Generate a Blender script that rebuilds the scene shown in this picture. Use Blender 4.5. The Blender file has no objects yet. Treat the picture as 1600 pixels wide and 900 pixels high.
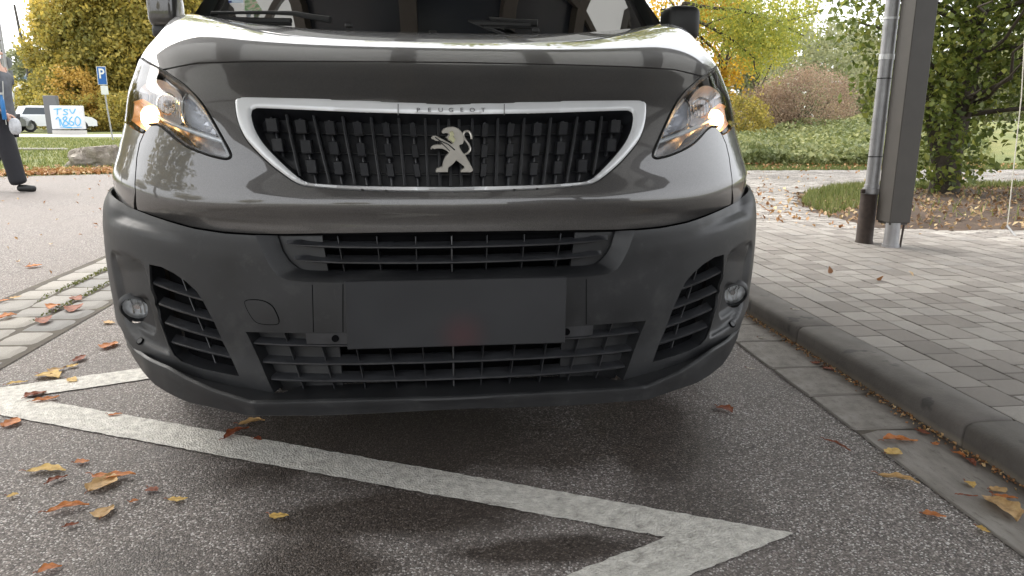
import bpy, bmesh, math, random
import numpy as np
from math import radians, sin, cos, pi, sqrt, tan, atan2
from mathutils import Vector, Matrix, geometry
rnd = random.Random(7)
nr = np.random.RandomState(11)
sc = bpy.context.scene
col = sc.collection

# ------------------------------------------------------------------ camera
H = 0.93; FPX = 1150.0; PITCH = radians(13.0); YAW = radians(6.05); ROLL = radians(0.3)
Fw = np.array([sin(YAW)*cos(PITCH), cos(YAW)*cos(PITCH), -sin(PITCH)])
_r = np.array([cos(YAW), -sin(YAW), 0.0]); _u = np.cross(_r, Fw)
Rt = _r*cos(ROLL)+_u*sin(ROLL); Up = -_r*sin(ROLL)+_u*cos(ROLL)
C0 = np.array([0, 0, H])
cam = bpy.data.cameras.new("camera"); camo = bpy.data.objects.new("camera", cam); col.objects.link(camo)
cam.sensor_width = 36; cam.lens = 36*FPX/1600; cam.clip_start = 0.05; cam.clip_end = 2000
camo.matrix_world = Matrix(((Rt[0], Up[0], -Fw[0], 0), (Rt[1], Up[1], -Fw[1], 0), (Rt[2], Up[2], -Fw[2], H), (0, 0, 0, 1)))
sc.camera = camo
# ------------------------------------------------------------------ light: bright overcast
SUN_EL, SUN_AZ = radians(48), radians(-42)      # azimuth from +Y, towards -X
w = bpy.data.worlds.new("World"); sc.world = w; w.use_nodes = True
nt = w.node_tree; nt.nodes.clear()
out = nt.nodes.new('ShaderNodeOutputWorld'); bg = nt.nodes.new('ShaderNodeBackground')
sky = nt.nodes.new('ShaderNodeTexSky'); sky.sky_type = 'NISHITA'; sky.sun_disc = False
sky.sun_elevation = SUN_EL; sky.sun_rotation = SUN_AZ; sky.dust_density = 6.0; sky.air_density = 1.0; sky.ozone_density = 1.0
hs = nt.nodes.new('ShaderNodeHueSaturation'); hs.inputs['Saturation'].default_value = 0.25
mx = nt.nodes.new('ShaderNodeMixRGB'); mx.inputs[0].default_value = 0.55; mx.inputs[2].default_value = (9.7, 9.9, 10.2, 1)   # cloud layer
nt.links.new(sky.outputs[0], hs.inputs['Color']); nt.links.new(hs.outputs[0], mx.inputs[1])
nt.links.new(mx.outputs[0], bg.inputs[0]); bg.inputs[1].default_value = 0.15
nt.links.new(bg.outputs[0], out.inputs[0])
sl = bpy.data.lights.new("sun", 'SUN'); sl.energy = 1.1; sl.angle = radians(45); sl.color = (1.0, 0.93, 0.82)
so = bpy.data.objects.new("sun", sl); col.objects.link(so)
sd = Vector((sin(SUN_AZ)*cos(SUN_EL), cos(SUN_AZ)*cos(SUN_EL), sin(SUN_EL)))
so.rotation_euler = sd.to_track_quat('Z', 'Y').to_euler()
sc.view_settings.view_transform = 'Standard'; sc.view_settings.look = 'None'
sc.view_settings.exposure = 1.32; sc.view_settings.gamma = 1.0
try: sc.view_settings.use_curve_mapping = False
except Exception: pass
sc.cycles.max_bounces = 8; sc.cycles.transparent_max_bounces = 12

# ------------------------------------------------------------------ calibration helpers
def ray(px, py):
    d = Fw+Rt*(px-800)/FPX+Up*(450-py)/FPX
    return d/np.linalg.norm(d)
def atY(px, py, Y): d = ray(px, py); return C0+d*(Y/d[1])
def atZ(px, py, Z=0.0): d = ray(px, py); return C0+d*((Z-H)/d[2])
def proj(P):
    d = np.asarray(P, float)-C0; z = d@Fw
    return np.stack([800+FPX*(d@Rt)/z, 450-FPX*(d@Up)/z], -1)

# ------------------------------------------------------------------ object helpers
def tag(o, label=None, cat=None, group=None, kind=None):
    if label: o['label'] = label
    if cat: o['category'] = cat
    if group: o['group'] = group
    if kind: o['kind'] = kind
    return o
def empty(name, loc=(0, 0, 0), rz=0.0):
    o = bpy.data.objects.new(name, None); col.objects.link(o); o.location = loc; o.rotation_euler = (0, 0, rz)
    o.empty_display_size = 0.1
    return o
def mk(name, V, Fc, mat, parent=None, smooth='auto', normals=None, ang=35):
    me = bpy.data.meshes.new(name)
    me.from_pydata([tuple(map(float, v)) for v in V], [], [tuple(map(int, f)) for f in Fc])
    me.validate(); me.update()
    if mat: me.materials.append(mat)
    if smooth and len(me.polygons):
        me.polygons.foreach_set('use_smooth', [True]*len(me.polygons))
        if smooth == 'auto': me.set_sharp_from_angle(angle=radians(ang))
    if normals is not None:
        me.normals_split_custom_set_from_vertices([tuple(map(float, n)) for n in normals])
    o = bpy.data.objects.new(name, me); col.objects.link(o)
    if parent: o.parent = parent
    return o
class MB:
    def __init__(s): s.V = []; s.F = []
    def add(s, V, Fc):
        b = len(s.V); s.V += [tuple(v) for v in V]; s.F += [tuple(i+b for i in f) for f in Fc]; return s
    def box(s, c, d, rz=0.0, bev=0.0, rx=0.0, M=None):
        V, Fc = boxmesh(d, bev)
        R = Matrix.Rotation(rz, 3, 'Z') @ Matrix.Rotation(rx, 3, 'X')
        if M is not None: R = M
        return s.add([R @ Vector(v)+Vector(c) for v in V], Fc)
    def tube(s, pts, r, n=8, cap=True):
        pts = [Vector(p) for p in pts]; rs = r if hasattr(r, '__len__') else [r]*len(pts)
        V = []; Fc = []; up = None
        for i, p in enumerate(pts):
            t = (pts[min(i+1, len(pts)-1)]-pts[max(i-1, 0)]).normalized()
            if up is None: up = t.orthogonal().normalized()
            up = (up-t*up.dot(t)).normalized() if (up-t*up.dot(t)).length > 1e-6 else t.orthogonal().normalized()
            b = t.cross(up)
            for k in range(n):
                a = 2*pi*k/n; V.append(p+(up*cos(a)+b*sin(a))*rs[i])
        for i in range(len(pts)-1):
            for k in range(n):
                Fc.append((i*n+k, i*n+(k+1) % n, (i+1)*n+(k+1) % n, (i+1)*n+k))
        if cap: Fc.append(tuple(range(n))[::-1]); Fc.append(tuple((len(pts)-1)*n+k for k in range(n)))
        return s.add(V, Fc)
    def build(s, name, mat, parent=None, smooth='auto', ang=35): return mk(name, s.V, s.F, mat, parent, smooth, None, ang)
def boxmesh(d, bev=0.0):
    x, y, z = [a/2 for a in d]
    if bev <= 0:
        V = [(-x, -y, -z), (x, -y, -z), (x, y, -z), (-x, y, -z), (-x, -y, z), (x, -y, z), (x, y, z), (-x, y, z)]
        return V, [(3, 2, 1, 0), (4, 5, 6, 7), (0, 1, 5, 4), (1, 2, 6, 5), (2, 3, 7, 6), (3, 0, 4, 7)]
    b = min(bev, x*.9, y*.9, z*.9); V = []; idx = {}
    for sx in (-1, 1):
        for sy in (-1, 1):
            for sz in (-1, 1):
                for a in range(3):
                    v = [sx*(x-b), sy*(y-b), sz*(z-b)]; v[a] = (sx, sy, sz)[a]*(x, y, z)[a]
                    idx[(sx, sy, sz, a)] = len(V); V.append(tuple(v))
    Fc = []
    for a in range(3):
        o1, o2 = [k for k in range(3) if k != a]
        for s in (-1, 1):
            q = []
            for p1, p2 in ((-1, -1), (1, -1), (1, 1), (-1, 1)):
                k = [0, 0, 0]; k[a] = s; k[o1] = p1; k[o2] = p2; q.append(idx[(*k, a)])
            Fc.append(q)
    for a in range(3):
        o1, o2 = [k for k in range(3) if k != a]
        for p1 in (-1, 1):
            for p2 in (-1, 1):
                k0 = [0]*3; k1 = [0]*3; k0[a] = -1; k1[a] = 1; k0[o1] = k1[o1] = p1; k0[o2] = k1[o2] = p2
                Fc.append([idx[(*k0, o1)], idx[(*k0, o2)], idx[(*k1, o2)], idx[(*k1, o1)]])
    for sx in (-1, 1):
        for sy in (-1, 1):
            for sz in (-1, 1): Fc.append([idx[(sx, sy, sz, a)] for a in range(3)])
    F2 = []
    for f in Fc:
        c = np.mean([V[i] for i in f], 0); n = np.cross(np.subtract(V[f[1]], V[f[0]]), np.subtract(V[f[2]], V[f[0]]))
        F2.append(tuple(f) if np.dot(c, n) > 0 else tuple(f[::-1]))
    return V, F2
def setcol(o, attr, vals):
    a = o.data.attributes.new(attr, 'FLOAT', 'POINT'); a.data.foreach_set('value', np.asarray(vals, np.float32)); return o
def pip(P, poly):
    P = np.atleast_2d(P); poly = np.asarray(poly); x, y = P[:, 0], P[:, 1]; ins = np.zeros(len(P), bool); j = len(poly)-1
    for i in range(len(poly)):
        xi, yi = poly[i]; xj, yj = poly[j]
        c = (yi > y) != (yj > y)
        with np.errstate(divide='ignore', invalid='ignore'): ins ^= c & (x < (xj-xi)*(y-yi)/(yj-yi+1e-15)+xi)
        j = i
    return ins
def sdist(P, poly, closed=True):
    P = np.atleast_2d(P); poly = np.asarray(poly, float); best = np.full(len(P), 1e9)
    n = len(poly)
    for i in range(n if closed else n-1):
        a = poly[i]; b = poly[(i+1) % n]; ab = b-a; t = np.clip(((P-a)@ab)/(ab@ab+1e-15), 0, 1)
        best = np.minimum(best, np.linalg.norm(P-(a+t[:, None]*ab), axis=1))
    return best
def dens(pl, sp, closed=True):
    pl = np.asarray(pl, float); o = []; n = len(pl)
    for i in range(n if closed else n-1):
        a = pl[i]; b = pl[(i+1) % n]; k = max(1, int(round(np.linalg.norm(b-a)/sp)))
        for t in range(k): o.append(a+(b-a)*t/k)
    if not closed: o.append(pl[-1])
    return np.array(o)
def smooth_pl(pl, closed=False, it=2):
    pl = np.asarray(pl, float)
    for _ in range(it):
        q = []
        n = len(pl)
        if not closed: q.append(pl[0])
        for i in range(n if closed else n-1):
            a = pl[i]; b = pl[(i+1) % n]; q += [a*.75+b*.25, a*.25+b*.75]
        if not closed: q.append(pl[-1])
        pl = np.array(q)
    return pl
def cdt(outer, holes, sp, extra=None):
    """triangulate a polygon with holes; returns points, triangles"""
    pts = [tuple(p) for p in outer]; ed = [(i, (i+1) % len(outer)) for i in range(len(outer))]; allb = [np.asarray(outer)]
    for h in holes:
        b = len(pts); pts += [tuple(p) for p in h]; ed += [(b+i, b+(i+1) % len(h)) for i in range(len(h))]; allb.append(np.asarray(h))
    o = np.asarray(outer); lo, hi = o.min(0), o.max(0)
    gx, gy = np.meshgrid(np.arange(lo[0]+sp/2, hi[0], sp), np.arange(lo[1]+sp/2, hi[1], sp)); g = np.stack([gx.ravel(), gy.ravel()], 1)
    if len(g):
        m = pip(g, o)
        for h in holes: m &= ~pip(g, h)
        g = g[m]
        for b in allb:
            if len(g): g = g[sdist(g, b) > sp*.35]
    if extra is not None and len(extra): g = np.vstack([g, extra])
    pts += [tuple(p) for p in g]
    V, E, Fc, *_ = geometry.delaunay_2d_cdt([Vector(p) for p in pts], ed, [], 0, 1e-6)
    V = np.array([tuple(v) for v in V]); Fc = np.array([f for f in Fc if len(f) == 3]); c = V[Fc].mean(1)
    m = pip(c, o)
    for h in holes: m &= ~pip(c, h)
    return V, Fc[m]

# ------------------------------------------------------------------ material helpers
class NB:
    def __init__(s, name):
        s.m = bpy.data.materials.new(name); s.m.use_nodes = True; s.t = s.m.node_tree; s.t.nodes.clear()
        s.out = s.n('ShaderNodeOutputMaterial'); s.p = s.n('ShaderNodeBsdfPrincipled'); s.t.links.new(s.p.outputs[0], s.out.inputs[0])
        s.tc = None
    def n(s, ty, **k):
        x = s.t.nodes.new(ty)
        for a, b in k.items(): setattr(x, a, b)
        return x
    def l(s, a, b): s.t.links.new(a, b)
    def co(s, kind='Object'):
        if s.tc is None: s.tc = s.n('ShaderNodeTexCoord')
        return s.tc.outputs[kind]
    def noise(s, scale, detail=4, rough=.55, vec=None, out='Fac'):
        x = s.n('ShaderNodeTexNoise'); x.inputs['Scale'].default_value = scale; x.inputs['Detail'].default_value = detail; x.inputs['Roughness'].default_value = rough
        s.l(vec or s.co(), x.inputs['Vector']); return x.outputs[out]
    def vor(s, scale, feat='F1', vec=None, out='Distance', rand=1.0):
        x = s.n('ShaderNodeTexVoronoi'); x.feature = feat; x.inputs['Scale'].default_value = scale; x.inputs['Randomness'].default_value = rand
        s.l(vec or s.co(), x.inputs['Vector']); return x.outputs[out]
    def ramp(s, fac, stops, interp='LINEAR'):
        x = s.n('ShaderNodeValToRGB'); x.color_ramp.interpolation = interp; e = x.color_ramp.elements
        while len(e) < len(stops): e.new(.5)
        for k, (p, c) in enumerate(stops):
            e[k].position = p; e[k].color = (*c, 1) if len(c) == 3 else c
        s.l(fac, x.inputs[0]); return x.outputs[0]
    def mix(s, fac, a, b, mode='MIX'):
        x = s.n('ShaderNodeMixRGB'); x.blend_type = mode
        for i, v in ((0, fac), (1, a), (2, b)):
            if hasattr(v, 'is_linked'): s.l(v, x.inputs[i])
            elif i == 0: x.inputs[0].default_value = v
            else: x.inputs[i].default_value = (*v, 1)
        return x.outputs[0]
    def math(s, op, a, b=0.0, clamp=False):
        x = s.n('ShaderNodeMath'); x.operation = op; x.use_clamp = clamp
        for i, v in ((0, a), (1, b)):
            if hasattr(v, 'is_linked'): s.l(v, x.inputs[i])
            else: x.inputs[i].default_value = v
        return x.outputs[0]
    def bump(s, h, strength=.3, dist=.002, prev=None):
        x = s.n('ShaderNodeBump'); x.inputs['Strength'].default_value = strength; x.inputs['Distance'].default_value = dist
        s.l(h, x.inputs['Height'])
        if prev is not None: s.l(prev, x.inputs['Normal'])
        return x.outputs[0]
    def attr(s, name):
        x = s.n('ShaderNodeAttribute'); x.attribute_name = name; return x.outputs['Fac']
    def orand(s): return s.n('ShaderNodeObjectInfo').outputs['Random']
    def set(s, **k):
        for a, b in k.items():
            i = s.p.inputs[a.replace('_', ' ')]
            if hasattr(b, 'is_linked'): s.l(b, i)
            else: i.default_value = (*b, 1) if isinstance(b, tuple) and len(b) == 3 else b
        return s
def simple(name, c, rough=.5, metal=0.0, var=.12, scale=40, bump=.0, **k):
    b = NB(name); f = b.noise(scale)
    b.set(Base_Color=b.ramp(f, [(.25, tuple(x*(1-var) for x in c)), (.75, tuple(min(1, x*(1+var)) for x in c))]), Roughness=rough, Metallic=metal, **k)
    if bump: b.set(Normal=b.bump(b.noise(scale*8), bump, .001))
    return b.m

M = {}
# car paint: warm dark grey metallic under clear coat
b = NB('grey_metallic_paint'); fl = b.vor(1400, out='Color'); fs = b.n('ShaderNodeSeparateColor'); b.l(fl, fs.inputs[0])
dirt = b.ramp(b.noise(5, 8, .7), [(.45, (0, 0, 0)), (.75, (1, 1, 1))])
cc = b.mix(fs.outputs[0], (.032, .030, .029), (.088, .083, .080)); cc = b.mix(b.math('MULTIPLY', dirt, .22), cc, (.11, .10, .09))
b.set(Base_Color=cc, Metallic=.3, Roughness=.38, Coat_Weight=1.0, Coat_IOR=1.62)
b.set(Coat_Roughness=b.ramp(b.noise(9, 6), [(.35, (.012,)*3), (.75, (.045,)*3)])); M['paint'] = b.m
b = NB('black_bumper_plastic'); f = b.noise(7, 8, .65)
cc = b.ramp(f, [(.35, (.0065, .007, .008)), (.58, (.0125, .013, .0145)), (.78, (.038, .038, .037))])
sp = b.ramp(b.vor(60), [(.0, (1, 1, 1)), (.05, (0, 0, 0))]); sp = b.math('MULTIPLY', sp, b.ramp(b.noise(11), [(.55, (0, 0, 0)), (.62, (1, 1, 1))]))
st_ = b.ramp(b.noise(16, 9, .75), [(.56, (0, 0, 0)), (.72, (.55, .55, .55))]); cc = b.mix(st_, cc, (.045, .045, .044)); cc = b.mix(b.math('MULTIPLY', sp, .35), cc, (.16, .155, .15))
b.set(Base_Color=cc, Roughness=b.ramp(f, [(.3, (.38,)*3), (.8, (.6,)*3)]), Specular_IOR_Level=.55, Normal=b.bump(b.noise(900, 2), .12, .0006)); M['plastic'] = b.m
M['blackin'] = simple('dark_inner_plastic', (.0025, .0025, .003), .9, Specular_IOR_Level=.1)
M['slat'] = simple('dusty_slat_plastic', (.030, .031, .034), .28, var=.35, scale=25, Specular_IOR_Level=.7)
M['block'] = simple('satin_dark_grille_plastic', (.012, .0125, .0145), .32, var=.2, scale=30)
M['rubber'] = simple('black_rubber', (.012, .012, .012), .5)
M['satin'] = simple('satin_silver_trim', (.66, .67, .68), .34, .25, var=.04, scale=15)
M['chrome'] = simple('bright_chrome', (.8, .8, .8), .08, 1.0, var=.03)
M['letter'] = simple('shadowed_embossed_letter', (.13, .13, .135), .35, .3, var=.05)
M['fogref'] = simple('fog_lamp_reflector', (.80, .81, .82), .25, .25, var=.25, scale=70)
M['refl'] = simple('lamp_reflector_chrome', (.66, .67, .70), .24, .5, var=.05, scale=90, bump=.4)
M['smoke'] = simple('smoked_lamp_bezel', (.30, .29, .285), .25, .4, var=.3, scale=60)
M['guide'] = simple('clear_light_guide', (.75, .77, .78), .18, .3, var=.08, scale=80, bump=.4)
b = NB('lamp_cover_glass'); tr = b.n('ShaderNodeBsdfTransparent'); tr.inputs[0].default_value = (.93, .94, .95, 1); gl = b.n('ShaderNodeBsdfGlossy'); gl.inputs['Roughness'].default_value = .015
fr = b.n('ShaderNodeFresnel'); fr.inputs[0].default_value = 1.38; ms = b.n('ShaderNodeMixShader'); b.l(fr.outputs[0], ms.inputs[0]); b.l(tr.outputs[0], ms.inputs[1]); b.l(gl.outputs[0], ms.inputs[2]); b.l(ms.outputs[0], b.out.inputs[0]); M['glass'] = b.m
b = NB('tinted_window_glass'); tr = b.n('ShaderNodeBsdfTransparent'); tr.inputs[0].default_value = (.34, .40, .37, 1); gl = b.n('ShaderNodeBsdfGlossy'); gl.inputs['Roughness'].default_value = .01
fr = b.n('ShaderNodeFresnel'); fr.inputs[0].default_value = 1.42; ms = b.n('ShaderNodeMixShader'); b.l(fr.outputs[0], ms.inputs[0]); b.l(tr.outputs[0], ms.inputs[1]); b.l(gl.outputs[0], ms.inputs[2]); b.l(ms.outputs[0], b.out.inputs[0]); M['window'] = b.m
b = NB('lit_amber_bulb'); b.set(Base_Color=(1, .5, .12), Emission_Color=(1.0, .62, .24), Emission_Strength=8.0); M['bulb'] = b.m
b = NB('amber_lamp_chamber'); b.set(Base_Color=(.62, .38, .24), Metallic=.3, Roughness=.3, Emission_Color=(1.0, .42, .10), Emission_Strength=.12); M['amber'] = b.m
M['steel'] = simple('galvanised_steel', (.37, .37, .38), .42, .55, var=.18, scale=12)
M['postpaint'] = simple('grey_brown_painted_steel', (.062, .056, .050), .5, 0, var=.1, scale=9, bump=.05)
M['rust'] = simple('dark_rusted_cast_iron', (.05, .036, .03), .75, 0, var=.35, scale=25, bump=.3)
M['tyre'] = simple('tyre_rubber', (.02, .02, .02), .8, 0, var=.2, scale=50)
M['rim'] = simple('grey_wheel_rim', (.3, .3, .3), .35, .8)
M['dash'] = simple('dark_cabin_plastic', (.035, .036, .036), .7)
M['cloth'] = simple('grey_seat_cloth', (.07, .07, .075), .9)
M['liner'] = simple('pale_cabin_lining', (.42, .43, .40), .8)
# ================================================================== GROUND
def asphalt(name, base, tint, pale=.30, stain=True):
    b = NB(name); P = b.co()
    st = b.n('ShaderNodeTexVoronoi'); st.inputs['Scale'].default_value = 250; b.l(P, st.inputs['Vector'])
    sep = b.n('ShaderNodeSeparateColor'); b.l(st.outputs['Color'], sep.inputs[0])
    c = b.ramp(sep.outputs[0], [(0, tuple(x*.35 for x in base)), (.45, tuple(x*.85 for x in base)), (.8, tuple(x*1.55 for x in base)), (.93, tuple(x*2.4 for x in base)), (.97, (pale, pale*.97, pale*.94))])
    gap = b.ramp(st.outputs['Distance'], [(.0, (1, 1, 1)), (.55, (1, 1, 1)), (.95, (.42, .41, .40))])
    c = b.mix(1.0, c, gap, 'MULTIPLY')
    st2 = b.n('ShaderNodeTexVoronoi'); st2.inputs['Scale'].default_value = 140; b.l(P, st2.inputs['Vector'])
    s2 = b.n('ShaderNodeSeparateColor'); b.l(st2.outputs['Color'], s2.inputs[0])
    spk = b.math('MULTIPLY', b.math('GREATER_THAN', s2.outputs[1], .80), b.math('LESS_THAN', st2.outputs['Distance'], .34))
    c = b.mix(b.math('MULTIPLY', spk, .85), c, (pale*1.25, pale*1.2, pale*1.15))
    big = b.noise(.9, 6, .6)
    c = b.mix(b.ramp(big, [(.35, (0, 0, 0)), (.7, (.5, .5, .5))]), c, tint)
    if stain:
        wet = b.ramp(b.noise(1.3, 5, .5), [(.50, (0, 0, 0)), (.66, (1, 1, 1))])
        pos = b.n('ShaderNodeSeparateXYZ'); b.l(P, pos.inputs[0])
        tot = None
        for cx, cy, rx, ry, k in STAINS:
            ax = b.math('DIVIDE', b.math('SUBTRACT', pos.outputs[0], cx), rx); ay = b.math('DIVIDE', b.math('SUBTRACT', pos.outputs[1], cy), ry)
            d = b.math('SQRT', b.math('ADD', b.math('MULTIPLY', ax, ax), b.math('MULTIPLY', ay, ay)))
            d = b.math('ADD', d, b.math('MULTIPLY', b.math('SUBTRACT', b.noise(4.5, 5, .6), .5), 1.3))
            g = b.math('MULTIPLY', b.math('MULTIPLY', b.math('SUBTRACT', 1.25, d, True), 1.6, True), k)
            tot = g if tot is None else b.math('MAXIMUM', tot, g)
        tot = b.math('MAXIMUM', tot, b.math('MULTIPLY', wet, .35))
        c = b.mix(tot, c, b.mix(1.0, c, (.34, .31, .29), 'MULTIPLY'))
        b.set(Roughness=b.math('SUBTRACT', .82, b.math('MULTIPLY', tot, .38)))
    else: b.set(Roughness=.85)
    h = b.math('SUBTRACT', 1.0, st.outputs['Distance'])
    b.set(Base_Color=c, Normal=b.bump(b.math('ADD', h, b.math('MULTIPLY', sep.outputs[1], .8)), .6, .003))
    return b.m
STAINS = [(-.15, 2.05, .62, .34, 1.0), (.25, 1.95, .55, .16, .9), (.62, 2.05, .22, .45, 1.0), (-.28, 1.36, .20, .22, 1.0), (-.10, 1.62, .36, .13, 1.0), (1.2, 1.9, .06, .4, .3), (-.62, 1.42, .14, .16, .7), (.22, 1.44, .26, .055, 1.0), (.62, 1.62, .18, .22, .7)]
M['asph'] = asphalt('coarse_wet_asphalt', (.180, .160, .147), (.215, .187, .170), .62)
M['road'] = asphalt('pale_pinkish_asphalt', (.170, .150, .138), (.205, .178, .160), .46, False)
def sheet(name, poly, z, mat, parent=None, kind=None, sp=None):
    pl = np.array(poly, float)
    if sp: V, Fc = cdt(dens(pl, sp), [], sp)
    else: V, Fc = cdt(pl, [], 1e3)
    o = mk(name, [(x, y, z) for x, y in V], [f if np.cross(V[f[1]]-V[f[0]], V[f[2]]-V[f[0]]) > 0 else f[::-1] for f in Fc], mat, parent, smooth=False)
    if kind: o['kind'] = kind
    return o
b = NB('grassy_soil'); c = b.ramp(b.noise(.7, 6, .6), [(.3, (.08, .10, .028)), (.5, (.16, .17, .05)), (.7, (.22, .20, .07))]); c = b.mix(b.ramp(b.noise(40, 4), [(.4, (0, 0, 0)), (.6, (.6, .6, .6))]), c, (.07, .09, .02))
b.set(Base_Color=c, Roughness=.95, Normal=b.bump(b.noise(60), .6, .02)); M['meadow'] = b.m
sheet('ground', [(-600, -300), (600, -300), (600, 900), (-600, 900)], -.012, M['meadow'], None, 'structure')
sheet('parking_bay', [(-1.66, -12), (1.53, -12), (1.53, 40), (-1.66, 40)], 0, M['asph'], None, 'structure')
# carriageway to the left, bends away in front of the grass verge
sheet('road', [(-2.19, -12), (-2.19, 24), (-4.2, 15.4), (-5.2, 12.9), (-6.8, 12.3), (-12, 12.0), (-40, 11.0), (-40, -12)], -.002, M['road'], None, 'structure')
# painted zigzag line, one worn white sheet
b = NB('worn_white_road_paint'); n = b.noise(38, 8, .72); c = b.ramp(n, [(.25, (.20, .185, .165)), (.42, (.47, .45, .41)), (.62, (.68, .655, .60))])
v = b.vor(170); c = b.mix(b.math('MULTIPLY', b.ramp(v, [(.0, (1, 1, 1)), (.2, (0, 0, 0))]), b.ramp(b.noise(20), [(.45, (0, 0, 0)), (.65, (.8, .8, .8))])), c, (.13, .12, .11))
b.set(Base_Color=c, Roughness=.75, Normal=b.bump(b.math('ADD', n, v), .7, .004)); M['line'] = b.m
zz = [(-1.62, 2.585), (-1.52, 2.60), (-.2, 3.149), (-.2, 3.010), (-1.386, 2.497), (.808, 1.446), (.512, 1.312), (-.30, .93), (-.36, 1.05), (.253, 1.335), (.508, 1.458), (-1.384, 2.343), (-1.66, 2.475)]
zd = dens(zz, .02); zd = zd+nr.normal(0, .0016, zd.shape)
sheet('zigzag_line', zd, .004, M['line'], None, 'structure')

# cobble strip between bay and road
b = NB('strip_joint_sand'); c = b.ramp(b.noise(9, 5), [(.4, (.07, .06, .05)), (.6, (.10, .085, .065)), (.72, (.09, .095, .045))]); b.set(Base_Color=c, Roughness=.95, Normal=b.bump(b.noise(150), .6, .004)); M['joint'] = b.m
strip = sheet('cobble_strip', [(-2.24, -2), (-1.63, -2), (-1.63, 24), (-2.24, 24)], .003, M['joint'], None, 'structure')
b = NB('granite_sett'); c = b.ramp(b.noise(60, 6, .7), [(.3, (.19, .183, .175)), (.5, (.29, .283, .27)), (.7, (.39, .38, .36))]); k = b.ramp(b.orand(), [(0, (.75, .75, .75)), (1, (1.15, 1.1, 1.02))]); c = b.mix(1., c, k, 'MULTIPLY')
b.set(Base_Color=c, Roughness=.8, Normal=b.bump(b.noise(55, 6), .6, .006)); M['sett'] = b.m
def sett_mesh(seed):
    r = random.Random(seed); V = []; n = 7; Fc = []
    for j in range(n):
        for i in range(n):
            x = i/(n-1)-.5; y = j/(n-1)-.5; e = max(abs(x), abs(y))*2
            k = 1-.10*(abs(x)*2)**4*(abs(y)*2)**4
            jx = (r.random()-.5)*.05 if e > .99 else 0
            V.append((x*k+jx, y*k+jx, (1-max(0, (e-.74)/.26)**2.6)*1.0+(r.random()-.5)*.10))
    for j in range(n-1):
        for i in range(n-1): a = j*n+i; Fc.append((a, a+1, a+n+1, a+n))
    me = bpy.data.meshes.new('cobble'); me.from_pydata(V, [], Fc); me.materials.append(M['sett'])
    me.polygons.foreach_set('use_smooth', [True]*len(Fc)); return me
sm = [sett_mesh(i) for i in range(8)]
cx0 = [-2.2, -2.015, -1.835, -1.655]
for k in range(3):
    y = 1.3+k*.07
    while y < 19:
        L = rnd.uniform(.17, .25) if k else rnd.uniform(.2, .3)
        o = bpy.data.objects.new('cobble', sm[rnd.randrange(8)]); col.objects.link(o); o.parent = strip
        wdt = cx0[k+1]-cx0[k]; o.location = ((cx0[k]+cx0[k+1])/2+rnd.uniform(-.006, .006), y+L/2, .002)
        o.scale = (wdt-.012, L-.014, rnd.uniform(.007, .012)); o.rotation_euler = (0, 0, rnd.uniform(-.07, .07)); y += L
# moss tufts in the joint
def leafmesh(name, P, size, mat, parent=None, up=.0, fold=0.0, asp=1.6, kind=None, seed=1, col_=None, dirs=None, hang=0.0):
    """many small leaf faces (one folded quad each) at points P, with a random value per leaf"""
    r = np.random.RandomState(seed); N = len(P); P = np.asarray(P, float)
    s = (size*(.6+.8*r.rand(N)))[:, None] if not hasattr(size, '__len__') else np.asarray(size)[:, None]
    a = r.normal(size=(N, 3)); a[:, 2] -= hang
    if dirs is not None: a = a*.5+dirs
    a /= np.linalg.norm(a, axis=1, keepdims=True)
    nrm = r.normal(size=(N, 3)); nrm[:, 2] += up; nrm -= a*np.sum(a*nrm, 1, keepdims=True); nrm /= np.linalg.norm(nrm, axis=1, keepdims=True)
    c = np.cross(nrm, a); w_ = s/asp
    V = np.stack([P-a*s*.5, P+c*w_*.5+nrm*s*fold, P+a*s*.5, P-c*w_*.5+nrm*s*fold], 1).reshape(-1, 3)
    me = bpy.data.meshes.new(name); me.vertices.add(4*N); me.vertices.foreach_set('co', V.ravel().astype(np.float32))
    i4 = np.arange(4*N).reshape(N, 4); tri = np.concatenate([i4[:, [0, 1, 2]], i4[:, [0, 2, 3]]], 1).reshape(-1)
    me.loops.add(6*N); me.loops.foreach_set('vertex_index', tri.astype(np.int32)); me.polygons.add(2*N)
    me.polygons.foreach_set('loop_start', (np.arange(2*N)*3).astype(np.int32)); me.update(calc_edges=True)
    me.materials.append(mat); o = bpy.data.objects.new(name, me); col.objects.link(o)
    at = me.attributes.new('rnd', 'FLOAT', 'POINT'); at.data.foreach_set('value', np.repeat(r.rand(N) if col_ is None else col_, 4).astype(np.float32))
    if parent: o.parent = parent
    if kind: o['kind'] = kind
    return o
def foliage(name, stops, scale=.8, mixn=.45, trans=.35, rough=.5):
    b = NB(name); f = b.math('ADD', b.math('MULTIPLY', b.attr('rnd'), 1-mixn), b.math('MULTIPLY', b.ramp(b.noise(scale, 4, .6), [(.3, (0, 0, 0)), (.7, (1, 1, 1))]), mixn))
    c = b.ramp(f, stops); b.set(Base_Color=c, Roughness=rough, Specular_IOR_Level=.4)
    t = b.n('ShaderNodeBsdfTranslucent'); b.l(c, t.inputs[0]); m = b.n('ShaderNodeMixShader'); m.inputs[0].default_value = trans
    b.l(b.p.outputs[0], m.inputs[1]); b.l(t.outputs[0], m.inputs[2]); b.l(m.outputs[0], b.out.inputs[0]); return b.m
M['moss'] = foliage('moss', [(0, (.05, .07, .015)), (1, (.16, .17, .04))])
P = []
for k, x in ((0, -2.015), (1, -1.835)):
    for _ in range(1500):
        y = rnd.uniform(2.6, 7); dn = .5+.5*sin(y*3.1+k*2)+rnd.uniform(-.3, .3)
        if dn > (.45 if k == 0 else .75): P.append((x+rnd.gauss(0, .012), y, .012+rnd.random()*.008))
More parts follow.
